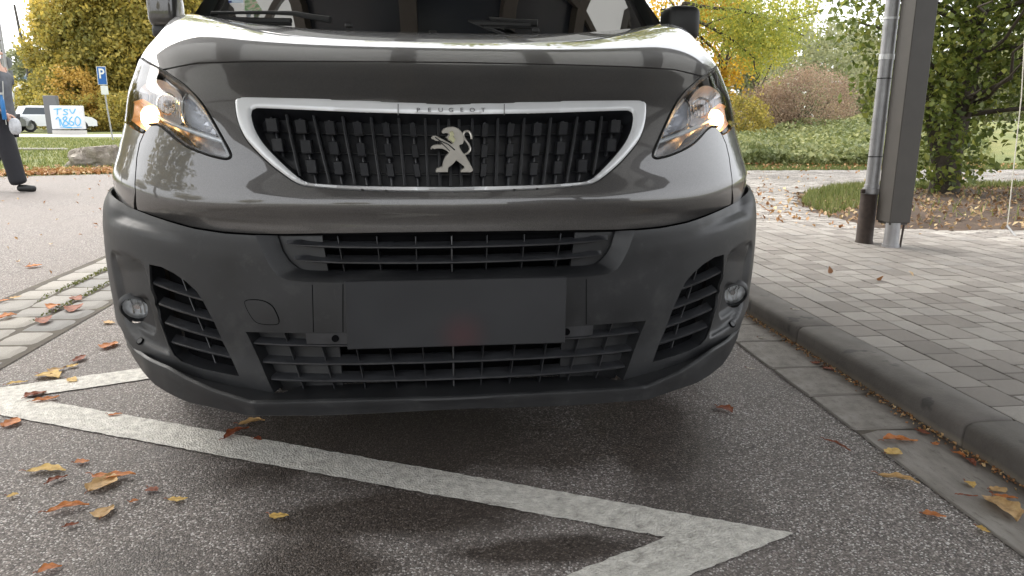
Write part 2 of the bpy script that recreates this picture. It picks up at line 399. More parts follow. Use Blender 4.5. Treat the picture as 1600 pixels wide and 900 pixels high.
tag(leafmesh('moss', P, .014, M['moss'], None, up=1), 'thin green moss growing in the joints of the cobble strip', 'moss', kind='stuff')

# gutter slabs and kerbstones on the right
b = NB('worn_gutter_concrete'); c = b.ramp(b.noise(3, 8, .65), [(.3, (.14, .127, .11)), (.5, (.225, .205, .183)), (.72, (.31, .29, .262))]); c = b.mix(b.ramp(b.noise(14, 6, .7), [(.55, (0, 0, 0)), (.72, (.7, .7, .7))]), c, (.05, .04, .03))
pos = b.n('ShaderNodeSeparateXYZ'); b.l(b.n('ShaderNodeNewGeometry').outputs['Position'], pos.inputs[0])
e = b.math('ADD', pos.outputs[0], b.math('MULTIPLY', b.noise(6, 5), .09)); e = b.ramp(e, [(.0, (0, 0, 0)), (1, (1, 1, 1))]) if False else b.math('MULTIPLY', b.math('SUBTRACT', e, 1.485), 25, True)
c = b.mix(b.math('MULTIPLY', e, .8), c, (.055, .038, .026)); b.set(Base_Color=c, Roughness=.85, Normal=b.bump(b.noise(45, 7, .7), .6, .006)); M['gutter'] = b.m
gut = sheet('gutter', [(1.268, -8), (1.53, -8), (1.53, 30), (1.268, 30)], .003, M['joint'], None, 'structure')
def slab_mesh(seed, mat, nm):
    r = random.Random(seed); pl = [(x+(r.random()-.5)*.025, y+(r.random()-.5)*.03) for x, y in ((-.48, -.5), (-.2, -.49), (.2, -.5), (.48, -.49), (.5, -.44), (.5, 0), (.5, .44), (.47, .5), (.1, .49), (-.2, .5), (-.48, .49), (-.5, .44), (-.5, 0), (-.5, -.44))]
    V = [(x, y, 0) for x, y in pl]+[(x*.97, y*.97, 1) for x, y in pl]; n = len(pl); Fc = [(i, (i+1) % n, n+(i+1) % n, n+i) for i in range(n)]+[tuple(range(n, 2*n))]
    me = bpy.data.meshes.new(nm); me.from_pydata(V, [], Fc); me.materials.append(mat); return me
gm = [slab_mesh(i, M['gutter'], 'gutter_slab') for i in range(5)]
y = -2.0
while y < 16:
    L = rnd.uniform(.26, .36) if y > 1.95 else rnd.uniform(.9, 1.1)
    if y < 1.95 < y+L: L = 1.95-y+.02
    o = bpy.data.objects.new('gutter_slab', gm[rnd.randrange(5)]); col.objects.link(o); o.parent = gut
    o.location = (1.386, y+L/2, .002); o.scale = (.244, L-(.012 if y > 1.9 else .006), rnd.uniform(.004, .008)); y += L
b = NB('dark_kerb_concrete'); n = b.noise(4, 8, .65); c = b.ramp(n, [(.3, (.070, .062, .055)), (.55, (.115, .103, .092)), (.75, (.17, .155, .14))])
c = b.mix(b.ramp(b.noise(9, 3), [(.62, (0, 0, 0)), (.66, (.6, .6, .6))]), c, (.035, .033, .032)); v = b.vor(210); c = b.mix(b.ramp(v, [(.0, (.5, .5, .5)), (.25, (0, 0, 0))]), c, (.17, .16, .15))
pos = b.n('ShaderNodeSeparateXYZ'); b.l(b.n('ShaderNodeNewGeometry').outputs['Position'], pos.inputs[0])
lo = b.math('MULTIPLY', b.math('SUBTRACT', b.math('ADD', .022, b.math('MULTIPLY', b.noise(12, 5), .02)), pos.outputs[2]), 60, True); c = b.mix(b.math('MULTIPLY', lo, .7), c, (.20, .17, .13))
b.set(Base_Color=c, Roughness=.8, Normal=b.bump(b.noise(120, 5), .4, .003)); M['kerb'] = b.m
kerb = empty('kerb', (0, 0, 0)); kerb['kind'] = 'structure'
def kerbstone(y0, y1):
    prof = [(1.507, -.02), (1.506, .030), (1.509, .064), (1.514, .074), (1.525, .081), (1.545, .084), (1.60, .085), (1.664, .083), (1.668, .079), (1.668, -.02)]
    V = []; Fc = []; ys = [y0+.003, y0+.010, y0+.25*(y1-y0), y0+.5*(y1-y0), y0+.75*(y1-y0), y1-.010, y1-.003]
    for k, yy in enumerate(ys):
        s = .006 if k in (0, len(ys)-1) else 0
        for x, z in prof: V.append((x+(s if x < 1.56 else -s*.3), yy, z-(s if z > 0 else 0)))
    n = len(prof)
    for k in range(len(ys)-1):
        for i in range(n-1): a = k*n+i; Fc.append((a, a+1, a+n+1, a+n))
    Fc.append(tuple(range(n))[::-1]); Fc.append(tuple((len(ys)-1)*n+i for i in range(n)))
    Fc = [f[::-1] for f in Fc]
    return mk('kerbstone', V, Fc, M['kerb'], kerb, ang=50)
for k in range(-3, 20): kerbstone(1.835+k*1.0, 1.835+(k+1)*1.0)

# paving: courses running along the kerb
b = NB('concrete_paver'); n = b.noise(9, 5); vc = b.vor(330, out='Color'); s = b.n('ShaderNodeSeparateColor'); b.l(vc, s.inputs[0])
rv = b.math('ADD', b.orand(), b.attr('rnd')); rv = b.math('FRACT', rv)
c = b.ramp(rv, [(0, (.215, .20, .187)), (.3, (.27, .253, .237)), (.65, (.305, .29, .272)), (.9, (.345, .33, .312)), (1, (.26, .25, .24))])
c = b.mix(1., c, b.ramp(s.outputs[0], [(0, (.42, .42, .42)), (.4, (.9, .9, .9)), (.85, (1.15, 1.15, 1.15)), (1, (2.3, 2.3, 2.2))]), 'MULTIPLY')
gp = b.n('ShaderNodeNewGeometry'); bn = b.noise(.8, 6, .6, vec=gp.outputs['Position']); c = b.mix(1., c, b.ramp(bn, [(.3, (.72, .70, .68)), (.6, (1.08, 1.05, 1.02))]), 'MULTIPLY')
b.set(Base_Color=c, Roughness=.85, Normal=b.bump(s.outputs[1], .5, .0015)); M['paver'] = b.m
soil_poly = np.array([(3.62, 5.55), (3.95, 5.42), (9.5, 5.15), (16, 5.0), (16, 9.1), (6.2, 9.05), (5.1, 9.0), (4.25, 8.3), (3.7, 7.2), (3.5, 6.2)])
pave = sheet('pavement', [(1.66, -12), (30, -12), (30, 12.2), (12, 12.5), (7.6, 12.6), (4.8, 12.0), (3.3, 12.6), (1.66, 15)], .066, M['joint'], None, 'structure')
pm_ = bpy.data.meshes.new('paver'); V_, F_ = boxmesh((1, 1, 1), .045); pm_.from_pydata(V_, [], F_); pm_.materials.append(M['paver'])
pm_.attributes.new('rnd', 'FLOAT', 'POINT')
pv = []
x = 1.671; k = 0; wd = [.132, .137, .102, .135, .128, .105, .14, .13]
while x < 13:
    cw = wd[k % 8]*rnd.uniform(.98, 1.02); y = .5+rnd.random()*.15
    while y < 12.2:
        L = rnd.choice([.125, .135, .145, .15, .195, .16]) if cw > .11 else rnd.choice([.095, .10, .115, .14])
        pv.append((x, y, cw, L)); y += L
    x += cw; k += 1
pv = np.array(pv); cen = pv[:, :2]+pv[:, 2:]/2
q = proj(np.c_[cen, np.full(len(cen), .08)]); vis = (q[:, 0] > -900) & (q[:, 0] < 2700) & (q[:, 1] < 1700) & (cen[:, 1] > .6)
inside = pip(cen, soil_poly)
far_ok = ~((cen[:, 1] > 12.2))
pv = pv[vis & ~inside & far_ok]; cen = pv[:, :2]+pv[:, 2:]/2
q2 = proj(np.c_[cen, np.full(len(cen), .08)]); inv = (q2[:, 0] > 1150) & (q2[:, 0] < 1620) & (q2[:, 1] < 930); order = np.argsort(np.hypot(cen[:, 0], cen[:, 1])+np.where(inv, 0, 50)); near = order[:298]; rest = order[298:]
for i in near:
    x, y, cw, L = pv[i]; o = bpy.data.objects.new('paver', pm_); col.objects.link(o); o.parent = pave
    o.location = (x+cw/2, y+L/2, .066); o.scale = (cw-.006, L-.006, .030+rnd.uniform(-.002, .002)); o.rotation_euler = (rnd.uniform(-.006, .006), rnd.uniform(-.008, .008), rnd.uniform(-.008, .008))
mb = MB(); rv = []
for i in rest:
    x, y, cw, L = pv[i]; h = .081+rnd.uniform(-.001, .001); g = .003; e = .008
    a, b_, c_, d_ = x+g, x+cw-g, y+g, y+L-g
    mb.add([(a, c_, .064), (b_, c_, .064), (b_, d_, .064), (a, d_, .064), (a+e, c_+e, h), (b_-e, c_+e, h), (b_-e, d_-e, h), (a+e, d_-e, h)], [(4, 5, 6, 7), (0, 1, 5, 4), (1, 2, 6, 5), (2, 3, 7, 6), (3, 0, 4, 7)]); rv += [rnd.random()]*8
o = mb.build('far_pavers', M['paver'], pave, smooth=False); o['kind'] = 'stuff'; setcol(o, 'rnd', rv)

# tree bed in the pavement: bare soil with leaves, grass at its far and left side
b = NB('leafy_soil'); c = b.ramp(b.noise(5, 8, .7), [(.3, (.045, .030, .022)), (.5, (.085, .058, .042)), (.7, (.13, .095, .065))]); b.set(Base_Color=c, Roughness=.95, Normal=b.bump(b.noise(70, 6), .8, .02)); M['soil'] = b.m
sv, sf = cdt(dens(soil_poly, .25), [], .25); dd = sdist(sv, soil_poly)
mk('tree_bed', [(p[0], p[1], .072+min(.07, dd[i]*.12)+.012*sin(p[0]*7)*cos(p[1]*5)*(dd[i] > .05)) for i, p in enumerate(sv)], sf, M['soil'])['kind'] = 'structure'
M['grass'] = foliage('grass_blades', [(0, (.08, .11, .03)), (.45, (.16, .19, .055)), (.8, (.27, .27, .10)), (1, (.40, .34, .17))], 1.2, .4, .4)
M['litter'] = foliage('dry_leaf_litter', [(0, (.16, .07, .03)), (.35, (.35, .16, .06)), (.7, (.50, .31, .14)), (1, (.66, .52, .30))], 2., .2, .2)
M['litter2'] = foliage('bed_leaf_litter', [(0, (.10, .06, .035)), (.4, (.24, .14, .075)), (.75, (.42, .28, .14)), (1, (.62, .50, .28))], 2., .2, .2)
def on_bed(p): 
    d = sdist(p, soil_poly); return .085+np.minimum(.07, d*.12)
def scatter(poly, n, seed): 
    r = np.random.RandomState(seed); poly = np.asarray(poly); lo, hi = poly.min(0), poly.max(0); p = lo+(hi-lo)*r.rand(n*3, 2); p = p[pip(p, poly)][:n]; return p
def blades(name, p, z, h, mat, seed=3, kind='stuff', parent=None, width=.008, lean=.35):
    r = np.random.RandomState(seed); N = len(p); d = r.normal(size=(N, 2))*lean*h; hh = h*(.5+.9*r.rand(N)); an = r.rand(N)*pi; wx = np.cos(an)*width; wy = np.sin(an)*width
    z = np.broadcast_to(z, N)
    V = np.stack([np.c_[p[:, 0]-wx, p[:, 1]-wy, z], np.c_[p[:, 0]+wx, p[:, 1]+wy, z], np.c_[p[:, 0]+d[:, 0], p[:, 1]+d[:, 1], z+hh]], 1).reshape(-1, 3)
    me = bpy.data.meshes.new(name); me.vertices.add(3*N); me.vertices.foreach_set('co', V.ravel().astype(np.float32)); me.loops.add(3*N); me.loops.foreach_set('vertex_index', np.arange(3*N, dtype=np.int32)); me.polygons.add(N); me.polygons.foreach_set('loop_start', (np.arange(N)*3).astype(np.int32)); me.update(calc_edges=True)
    me.materials.append(mat); o = bpy.data.objects.new(name, me); col.objects.link(o); at = me.attributes.new('rnd', 'FLOAT', 'POINT'); at.data.foreach_set('value', np.repeat(r.rand(N), 3).astype(np.float32)); o['kind'] = kind
    if parent: o.parent = parent
    return o
g1 = scatter([(3.6, 6.4), (4.4, 6.6), (5.0, 7.9), (6.1, 8.3), (6.2, 9.0), (5.1, 8.95), (4.3, 8.2), (3.75, 7.2)], 4200, 5)
g2 = scatter([(5.6, 8.2), (14, 8.1), (14, 9.05), (5.6, 9.0)], 10000, 6); g3 = scatter(soil_poly, 1500, 9); g = np.vstack([g1, g2, g3])
tag(blades('grass', g, on_bed(g)-.012, .075, M['grass'], 3), 'short green grass growing round the tree bed beside the pavement', 'grass')
p = scatter(soil_poly, 9000, 8); p = p[(p[:, 0] < 9)]
tag(leafmesh('leaf_litter', np.c_[p, on_bed(p)+.004], .045, M['litter2'], None, up=3, fold=.18, kind='stuff', seed=4), 'dry brown and yellow fallen leaves littering the soil of the tree bed', 'leaf litter')
p2 = np.vstack([scatter([(2.9, 5.4), (3.6, 5.6), (3.7, 7.3), (4.3, 8.4), (4.2, 9), (3, 8), (2.5, 6.5)], 170, 12), scatter([(1.7, 8), (5, 9), (12, 9.2), (12, 12), (2, 12)], 260, 13), scatter([(1.7, 2), (5, 2), (8, 5), (1.7, 5.3)], 26, 14)])
tag(leafmesh('leaf_litter', np.c_[p2, np.full(len(p2), .093)], .05, M['litter'], None, up=4, fold=.15, kind='stuff', seed=5), 'small dry leaves scattered over the pavers and the path near the tree bed', 'leaf litter')

# left verge: lawn, cobbled path, leaf edge
M['path'] = simple('pale_gravel_path', (.42, .40, .37), .9, 0, var=.15, scale=2)
lawn_front = [(-60, 11.2), (-40, 11.3), (-14, 12.1), (-7.2, 12.5), (-5.4, 13.2), (-4.4, 15.5), (-2.5, 25), (-1, 34)]
sheet('verge', lawn_front+[(-10, 36.2), (-70, 36.2)], .004, M['meadow'], None, 'structure', sp=None)
sheet('footpath', [(-90, 36.6), (-8, 35.8), (-8, 40.5), (-90, 42)], .008, M['path'], None, 'structure')
p = scatter([(-16, 12.0), (-7.0, 12.6), (-5.3, 13.3), (-4.4, 15.5), (-5.5, 30), (-24, 35.8), (-30, 20)], 42000, 21)
wv = .5+.5*np.sin(p[:, 1]*.9+p[:, 0]*.3); tag(blades('grass', p, .0, .07, M['grass'], 22, width=.016), 'mown yellow green grass on the verge left of the road', 'grass')
r = np.random.RandomState(31); t = r.rand(3600)**.8; lf = np.array(lawn_front[2:7]); seg = np.linspace(0, len(lf)-1.001, 3600); i = seg.astype(int); f = (seg-i)[:, None]; pe = lf[i]*(1-f)+lf[i+1]*f; pe = pe+np.c_[r.normal(0, .2, 3600), np.abs(r.normal(0, .75, 3600))-.35]
tag(leafmesh('leaf_litter', np.c_[pe, np.full(3600, .03)], .085, M['litter'], None, up=3, fold=.2, kind='stuff', seed=6), 'drift of orange fallen leaves along the edge of the left verge', 'leaf litter')
p3 = scatter([(-12, 3), (-2.3, 3), (-2.3, 14), (-5, 13), (-12, 12)], 420, 33)
tag(leafmesh('leaf_litter', np.c_[p3, np.full(len(p3), .012)], .036, M['litter'], None, up=4, fold=.2, kind='stuff', seed=7), 'few small brown leaves scattered on the pale road surface', 'leaf litter')
# ================================================================== VAN
XC = 0.039; VA = radians(0.8)
def w2(G):
    G = np.asarray(G, float); x = G[..., 0]; y = G[..., 1]-1.7
    return np.stack([XC+x*cos(VA)-y*sin(VA), 1.7+x*sin(VA)+y*cos(VA), G[..., 2]], -1)
def cubic(xs, ys, x):
    m = np.gradient(ys, xs, axis=0); i = np.clip(np.searchsorted(xs, x)-1, 0, len(xs)-2); h = (xs[i+1]-xs[i])[:, None]; t = ((x-xs[i])[:, None])/h
    return (2*t**3-3*t**2+1)*ys[i]+(t**3-2*t**2+t)*h*m[i]+(-2*t**3+3*t**2)*ys[i+1]+(t**3-t**2)*h*m[i+1]
class Surf:
    """half of the van's nose: profile rows (z, y at centre, half width, set-back, exponent, rise) swept round in plan"""
    def __init__(s, rows, side=.35, Nv=160, Nu=320, zm=3.0, disp=None):
        rows = np.array(rows, float); cl = np.r_[0, np.cumsum(np.hypot(np.diff(rows[:, 0]), np.diff(rows[:, 1])))]
        s.L = cl[-1]; s.V = np.linspace(0, s.L, Nv); R = cubic(cl, rows, s.V); th = np.linspace(0, pi/2, 900); G = np.zeros((Nv, Nu, 3))
        for i, (z, Yc, W, B, n, dZ) in enumerate(R):
            a = 2/n; X = np.r_[W*np.sin(th)**a]; Y = Yc+B*(1-np.cos(th)**a)
            if side: X = np.r_[X, W, W]; Y = np.r_[Y, Yc+B+side*.5, Yc+B+side]
            Z = z+dZ*(X/W)**zm; l = np.r_[0, np.cumsum(np.hypot(np.diff(X), np.diff(Y)))]; t = np.linspace(0, l[-1], Nu)
            G[i, :, 0] = -np.interp(t, l, X); G[i, :, 1] = np.interp(t, l, Y); G[i, :, 2] = np.interp(t, l, Z)
        s.LU = 1.5; s.G = G; s.Nv = Nv; s.Nu = Nu; s.norm()
        if disp is not None: s.G = G+s.N*disp(s)[..., None]; s.norm()
    def norm(s):
        G = s.G; N = np.cross(np.gradient(G, axis=1), np.gradient(G, axis=0)); N /= np.linalg.norm(N, axis=2, keepdims=True)+1e-12
        if N[s.Nv//2, 2, 1] > 0: N = -N
        s.N = N; q = proj(w2(G)); s.PX = q[..., 0]; s.PY = q[..., 1]; s.face = np.einsum('ijk,ijk->ij', G-np.array([-XC, 0, H]), N) < 0
    def bil(s, A, uv):
        uv = np.atleast_2d(uv); a = np.clip(uv[:, 0]/s.LU*(s.Nu-1), 0, s.Nu-1.001); b = np.clip(uv[:, 1]/s.L*(s.Nv-1), 0, s.Nv-1.001)
        i = a.astype(int); j = b.astype(int); f = (a-i)[:, None]; g = (b-j)[:, None]
        return A[j, i]*(1-f)*(1-g)+A[j, i+1]*f*(1-g)+A[j+1, i]*(1-f)*g+A[j+1, i+1]*f*g
    def n(s, uv): n = s.bil(s.N, uv); return n/np.linalg.norm(n, axis=1, keepdims=True)
    def P(s, uv, off=0.0): o = np.asarray(off, float); return s.bil(s.G, uv)+s.n(uv)*(o[:, None] if o.ndim else o)-np.array([0, 1.7, 0])
    def hit(s, px, py):
        D = (s.PX-px)**2+(s.PY-py)**2+np.where(s.face, 0, 1e4); j, i = np.unravel_index(D.argmin(), D.shape)
        PP = s.PP if hasattr(s, 'PP') else np.dstack([s.PX, s.PY]); s.PP = PP; uv = np.array([i/(s.Nu-1)*s.LU, j/(s.Nv-1)*s.L]); e = .004
        for _ in range(6):
            r = np.array([px, py])-s.bil(PP, uv)[0]
            J = np.array([(s.bil(PP, uv+[e, 0])-s.bil(PP, uv-[e, 0]))[0], (s.bil(PP, uv+[0, e])-s.bil(PP, uv-[0, e]))[0]]).T/(2*e)
            if abs(np.linalg.det(J)) < 1: break
            st = np.linalg.solve(J, r); l = np.linalg.norm(st)
            if l > .02: st *= .02/l
            if l < 1e-6: break
            uv = np.clip(uv+st, [0, 0], [s.LU, s.L])
        return uv
    def uvs(s, pts): return np.array([(p[1], p[2]) if len(p) == 3 else s.hit(*p) for p in pts])
def sst(x, a, b): t = np.clip((x-a)/(b-a), 0, 1); return t*t*(3-2*t)
def pdisp(s):   # soft sculpting of the painted nose
    g = lambda x, y, rx, ry: np.exp(-((s.PX-x)/rx)**2-((s.PY-y)/ry)**2)
    m = np.where(s.face, 1, 0)
    d = -.007*g(310, 285, 95, 45)-.006*g(700, 346, 1e4, 14)+.004*g(700, 318, 500, 18)
    return d*m
PS = Surf([(.60, 1.725, .932, .60, 2.1, .06), (.673, 1.703, .932, .60, 2.1, .057), (.735, 1.697, .932, .60, 2.1, .045), (.80, 1.722, .920, .60, 2.1, .04), (.875, 1.755, .908, .60, 2.1, .035),
    (.962, 1.81, .903, .58, 2.1, .03), (1.02, 1.89, .904, .57, 2.15, .03), (1.07, 1.98, .902, .55, 2.25, .035), (1.13, 2.14, .888, .52, 2.4, .05), (1.172, 2.32, .880, .48, 2.5, .075), (1.196, 2.50, .87, .45, 2.5, .085), (1.205, 2.62, .86, .42, 2.5, .085)], disp=pdisp)
FOGP = [(171, 398), (175, 391), (196, 397), (223, 409), (232, 436), (240, 470), (250, 506), (262, 540), (268, 556), (240, 548), (215, 533), (200, 516), (190, 492), (181, 455), (174, 420)]
TEAR = [(195, 487), (203, 468), (214, 462), (226, 468), (231, 488), (236, 505), (238, 519), (233, 526), (222, 522), (206, 514), (196, 504)]
def bdisp(s):
    q = np.stack([s.PX.ravel(), s.PY.ravel()], 1); m = (q[:, 0] < 420) & (q[:, 1] > 300) & s.face.ravel(); d = np.zeros(len(q)); qq = q[m]
    f = np.where(pip(qq, smooth_pl(FOGP, True)), sdist(qq, smooth_pl(FOGP, True)), 0); dd = -.013*sst(f, 0, 6)
    t = np.where(pip(qq, smooth_pl(TEAR, True)), sdist(qq, smooth_pl(TEAR, True)), 0); dd += -.013*sst(t, 0, 8)
    # facet: top of the fog panel leans outwards
    dd += .010*sst(qq[:, 1], 428, 395)*sst(f, 2, 8)
    # flared shoulder under the paint line
    yl = np.interp(qq[:, 0], [160, 200, 230, 262, 330], [345, 356, 366, 377, 392]); k = sst(qq[:, 0], 300, 180)
    dd += -.022*sst(yl-qq[:, 1], -2, 15)*k*sst(qq[:, 0], 166, 186)
    d[m] = dd; return d.reshape(s.PX.shape)
BS = Surf([(.19, 1.70, .955, .60, 2.15, .12), (.27, 1.69, .962, .60, 2.15, .10), (.36, 1.692, .968, .60, 2.1, .065), (.46, 1.69, .972, .60, 2.1, .045), (.56, 1.69, .972, .60, 2.1, .04), (.62, 1.69, .968, .60, 2.1, .045), (.655, 1.692, .96, .60, 2.1, .052), (.677, 1.697, .947, .60, 2.1, .057)], side=0, disp=bdisp)
van = empty('parked_van', (XC, 1.7, 0), VA)
tag(van, 'dark grey van parked nose-on with lit amber indicators, silver framed grille and black bumper', 'van')
MIR = np.array([-1, 1, 1])
def fin(name, V, Fc, N, mat, parent, mode, centre_idx=None, smooth='auto', ang=35):
    V = np.asarray(V); Fc = [tuple(f) for f in Fc]
    if mode == 'L': return mk(name, V, Fc, mat, parent, smooth, N, ang)
    if mode == 'R': return mk(name, V*MIR, [f[::-1] for f in Fc], mat, parent, smooth, None if N is None else N*MIR, ang)
    # both halves welded at the centre
    V = V.copy(); cz = np.abs(V[:, 0]) < 3e-4; V[cz, 0] = 0; n = len(V); mp = {}; V2 = list(V)
    for i in range(n):
        if cz[i]: mp[i] = i
        else: mp[i] = len(V2); V2.append(V[i]*MIR)
    F2 = Fc+[tuple(mp[i] for i in f[::-1]) for f in Fc]; N2 = None
    if N is not None:
        N2 = np.zeros((len(V2), 3)); N2[:n] = N
        for i in range(n):
            if not cz[i]: N2[mp[i]] = N[i]*MIR
            else: N2[i, 0] = 0
    return mk(name, V2, F2, mat, parent, smooth, N2, ang)
def patch(name, S, outer, holes=(), off=0.0, mat=None, parent=None, sp=.016, th=.010, mode='L', offf=None, custom=True, ang=35):
    """a panel lying on the nose surface, with its edges folded back"""
    ou = dens(S.uvs(outer), sp); hs_ = [dens(S.uvs(h), sp*.6) for h in holes]
    ou = ou[np.r_[True, np.linalg.norm(np.diff(ou, axis=0), axis=1) > 1e-5]]
    uv, T = cdt(ou, hs_, sp); o = off if offf is None else offf(uv, ou, hs_)
    V = S.P(uv, o); N = S.n(uv)
    fn = np.cross(V[T[:, 1]]-V[T[:, 0]], V[T[:, 2]]-V[T[:, 0]]); flip = np.einsum('ij,ij->i', fn, N[T[:, 0]]) < 0; T = [t[::-1] if fl else t for t, fl in zip(T, flip)]
    cnt = {}
    for t in T:
        for a, b_ in ((t[0], t[1]), (t[1], t[2]), (t[2], t[0])): cnt[(a, b_)] = 1
    Vl = list(V); Nl = list(N); F2 = [tuple(t) for t in T]; low = {}; topd = {}
    if th:
        for (a, b_) in list(cnt):
            if (b_, a) in cnt: continue
            if mode == 'C' and abs(V[a][0]) < 3e-4 and abs(V[b_][0]) < 3e-4: continue
            for i in (a, b_):
                if i not in low:
                    topd[i] = len(Vl); Vl.append(V[i]); Nl.append(np.zeros(3)); low[i] = len(Vl); Vl.append(V[i]-N[i]*th); Nl.append(np.zeros(3))
            F2.append((topd[b_], topd[a], low[a], low[b_]))
    return fin(name, Vl, F2, np.array(Nl) if custom else None, mat, parent, mode, ang=ang)
def ringstrip(S, a, b, n=120):
    """resample two px/uv polylines to the same count"""
    r = []
    for pl in (a, b):
        uv = S.uvs(pl); l = np.r_[0, np.cumsum(np.linalg.norm(np.diff(uv, axis=0), axis=1))]; t = np.linspace(0, l[-1], n); r.append(np.c_[np.interp(t, l, uv[:, 0]), np.interp(t, l, uv[:, 1])])
    return r
def loft(name, rows, mat, parent, mode='L', close=False, ang=40, flip=False):
    n = len(rows[0]); V = np.vstack(rows); Fc = []
    for k in range(len(rows)-1):
        for i in range(n if close else n-1): a = k*n+i; b_ = k*n+(i+1) % n; f = (a, b_, b_+n, a+n); Fc.append(f[::-1] if flip else f)
    return fin(name, V, Fc, None, mat, parent, mode, ang=ang)
def LPs(S, pts, off=0.0): return S.P(S.uvs(pts), off)
def slat(name, S, pts, mat, parent, mode, off=-.004, t=.007, depth=.035, rise=.004, n=26, taper=False):
    uv = S.uvs(pts); l = np.r_[0, np.cumsum(np.linalg.norm(np.diff(uv, axis=0), axis=1))]; q = np.linspace(0, l[-1], n); uv = np.c_[np.interp(q, l, uv[:, 0]), np.interp(q, l, uv[:, 1])]
    P = S.P(uv, off); k = np.ones(n)
    if taper: k = np.clip(np.linspace(0, 1, n)*6, .12, 1)
    rows = []
    for dy, dz in ((depth, rise-t*.5), (.003, -t*.5), (0, -t*.2), (0, t*.2), (.003, t*.5), (depth, rise+t*.5)):
        R = P.copy(); R[:, 1] += dy*(k if dy > .01 else 1); R[:, 2] += dz*(k if dy < .01 else 1); rows.append(R)
    rows.append(rows[0]); return loft(name, rows, mat, parent, mode, ang=50, flip=True)
def rib(name, S, a, b_, mat, parent, mode, off=-.012, w_=.005, depth=.03, n=7):
    uv = S.uvs([a, b_]); uv = uv[0]+(uv[1]-uv[0])*np.linspace(0, 1, n)[:, None]; P = S.P(uv, off); rows = []
    for dx, dy in ((-w_/2, depth), (-w_/2, .001), (-w_/4, 0), (w_/4, 0), (w_/2, .001), (w_/2, depth)):
        R = P.copy(); R[:, 0] += dx; R[:, 1] += dy; rows.append(R)
    rows.append(rows[0]); return loft(name, rows, mat, parent, mode, ang=50, flip=True)

BL = [(176, 302), (200, 320), (225, 331), (250, 340), (300, 354), (350, 361.5), (399, 364.8), (500, 364.3), (600, 363), (710, 361.5)]
SEAM = [(213.5, 327), (212.5, 300), (212.5, 275), (214.5, 247), (219, 224), (226, 208)]
GO = smooth_pl([(707, 163.5), (620, 160), (540, 156.5), (420, 152.5), (385, 152.5), (368, 153), (366, 164), (370.5, 190), (378, 209), (388.5, 226), (419, 256.5), (445, 276.5), (462, 287.5), (476, 292.5), (540, 297.5), (620, 300), (707, 300.8)], it=2)
HLr = [(246, 193.5), (257, 200), (270, 213), (290, 228), (325, 242), (349, 247.8), (357, 247.8), (361.5, 244), (357, 233), (349, 219), (333, 190), (313, 158), (289, 134.5), (279, 127.5), (255, 111)]
HL = [(224.5, 206.5), (233, 194.5)]+[tuple(p) for p in smooth_pl(HLr, it=2)]+[(222, 92)]
def grow(pl, d):
    pl = np.asarray(pl, float); c = pl.mean(0); t = np.roll(pl, -1, 0)-np.roll(pl, 1, 0); nn = np.c_[t[:, 1], -t[:, 0]]; nn /= np.linalg.norm(nn, axis=1, keepdims=True)+1e-9
    s = 1 if pip(pl+nn*.5, pl).mean() < .5 else -1; return pl+nn*s*d
hA = PS.hit(222, 92); hB = PS.hit(198, 191); hc = BS.hit(199, 300)
hlo = [('u', hA[0]+.10, hA[1]-.005), ('u', hA[0]+.17, (hA[1]+hB[1])/2+.02), ('u', hB[0]+.17, hB[1]+.01)]
HLfull = HL+hlo+[(198, 191)]
# gap-following variants of the lamp outline for the panels around it
HG = [(max(0, x), y) for x, y in (np.array(HL)+0)]
def shifted(pl, d):
    pl = np.asarray(pl, float); t = np.gradient(pl, axis=0); nn = np.c_[t[:, 1], -t[:, 0]]; nn /= np.linalg.norm(nn, axis=1, keepdims=True)+1e-9; return [tuple(p) for p in pl+nn*d]
HGs = shifted(HL[1:-1], -2.6)
if pip([HGs[len(HGs)//2]], HL)[0]: HGs = shifted(HL[1:-1], 2.6)
P_ = M['paint']; K_ = M['plastic']
fp = [(706, 361.5)]+BL[::-1][1:-2]+[(214.5, 327)]+SEAM[1:]+HGs[:-1]+[(255, 110.5), (262, 108.8), (310, 99.6), (400, 97.2), (500, 97), (600, 97.6), (709, 98.6)]+[tuple(p) for p in GO]
fp[0] = ('u', 0, PS.hit(706, 361.5)[1])
def clampc(pl, S):    # points at or past the centre line go exactly on it
    return [('u', 0.0, S.hit(min(p[0], 700), p[1])[1]) if (len(p) == 2 and p[0] > 703) else p for p in pl]
body = patch('front_panel', PS, clampc(fp, PS), mat=P_, parent=van, mode='C', sp=.014)
for md in 'LR':
    vS = PS.hit(178, 303)[1]-.035
    patch('front_wing', PS, [(211, 335)]+[(x-1.6, y) for x, y in SEAM[1:]]+[(222, 209), (199, 194), ('u', hB[0]+.18, hB[1]-.004), ('u', hA[0]+.185, (hA[1]+hB[1])/2+.02), ('u', hA[0]+.11, hA[1]-.002), ('u', 1.5, hA[1]-.002), ('u', 1.5, vS), ('u', PS.hit(178, 303)[0], vS), (200, 329)], mat=P_, parent=van, mode=md, sp=.02)
vA = PS.hit(224, 90)[1]
bn = [('u', 0, PS.hit(700, 96.4)[1]), (600, 95.4), (500, 94.8), (400, 95), (310, 97.4), (262, 106.4), (254, 107.5), (238, 98.5), (223.5, 89.5), ('u', hA[0]+.1, hA[1]+.004), ('u', 1.5, hA[1]+.004), ('u', 1.5, PS.L-.001), ('u', 0, PS.L-.001)]
patch('bonnet', PS, bn, mat=P_, parent=van, mode='C', sp=.018)
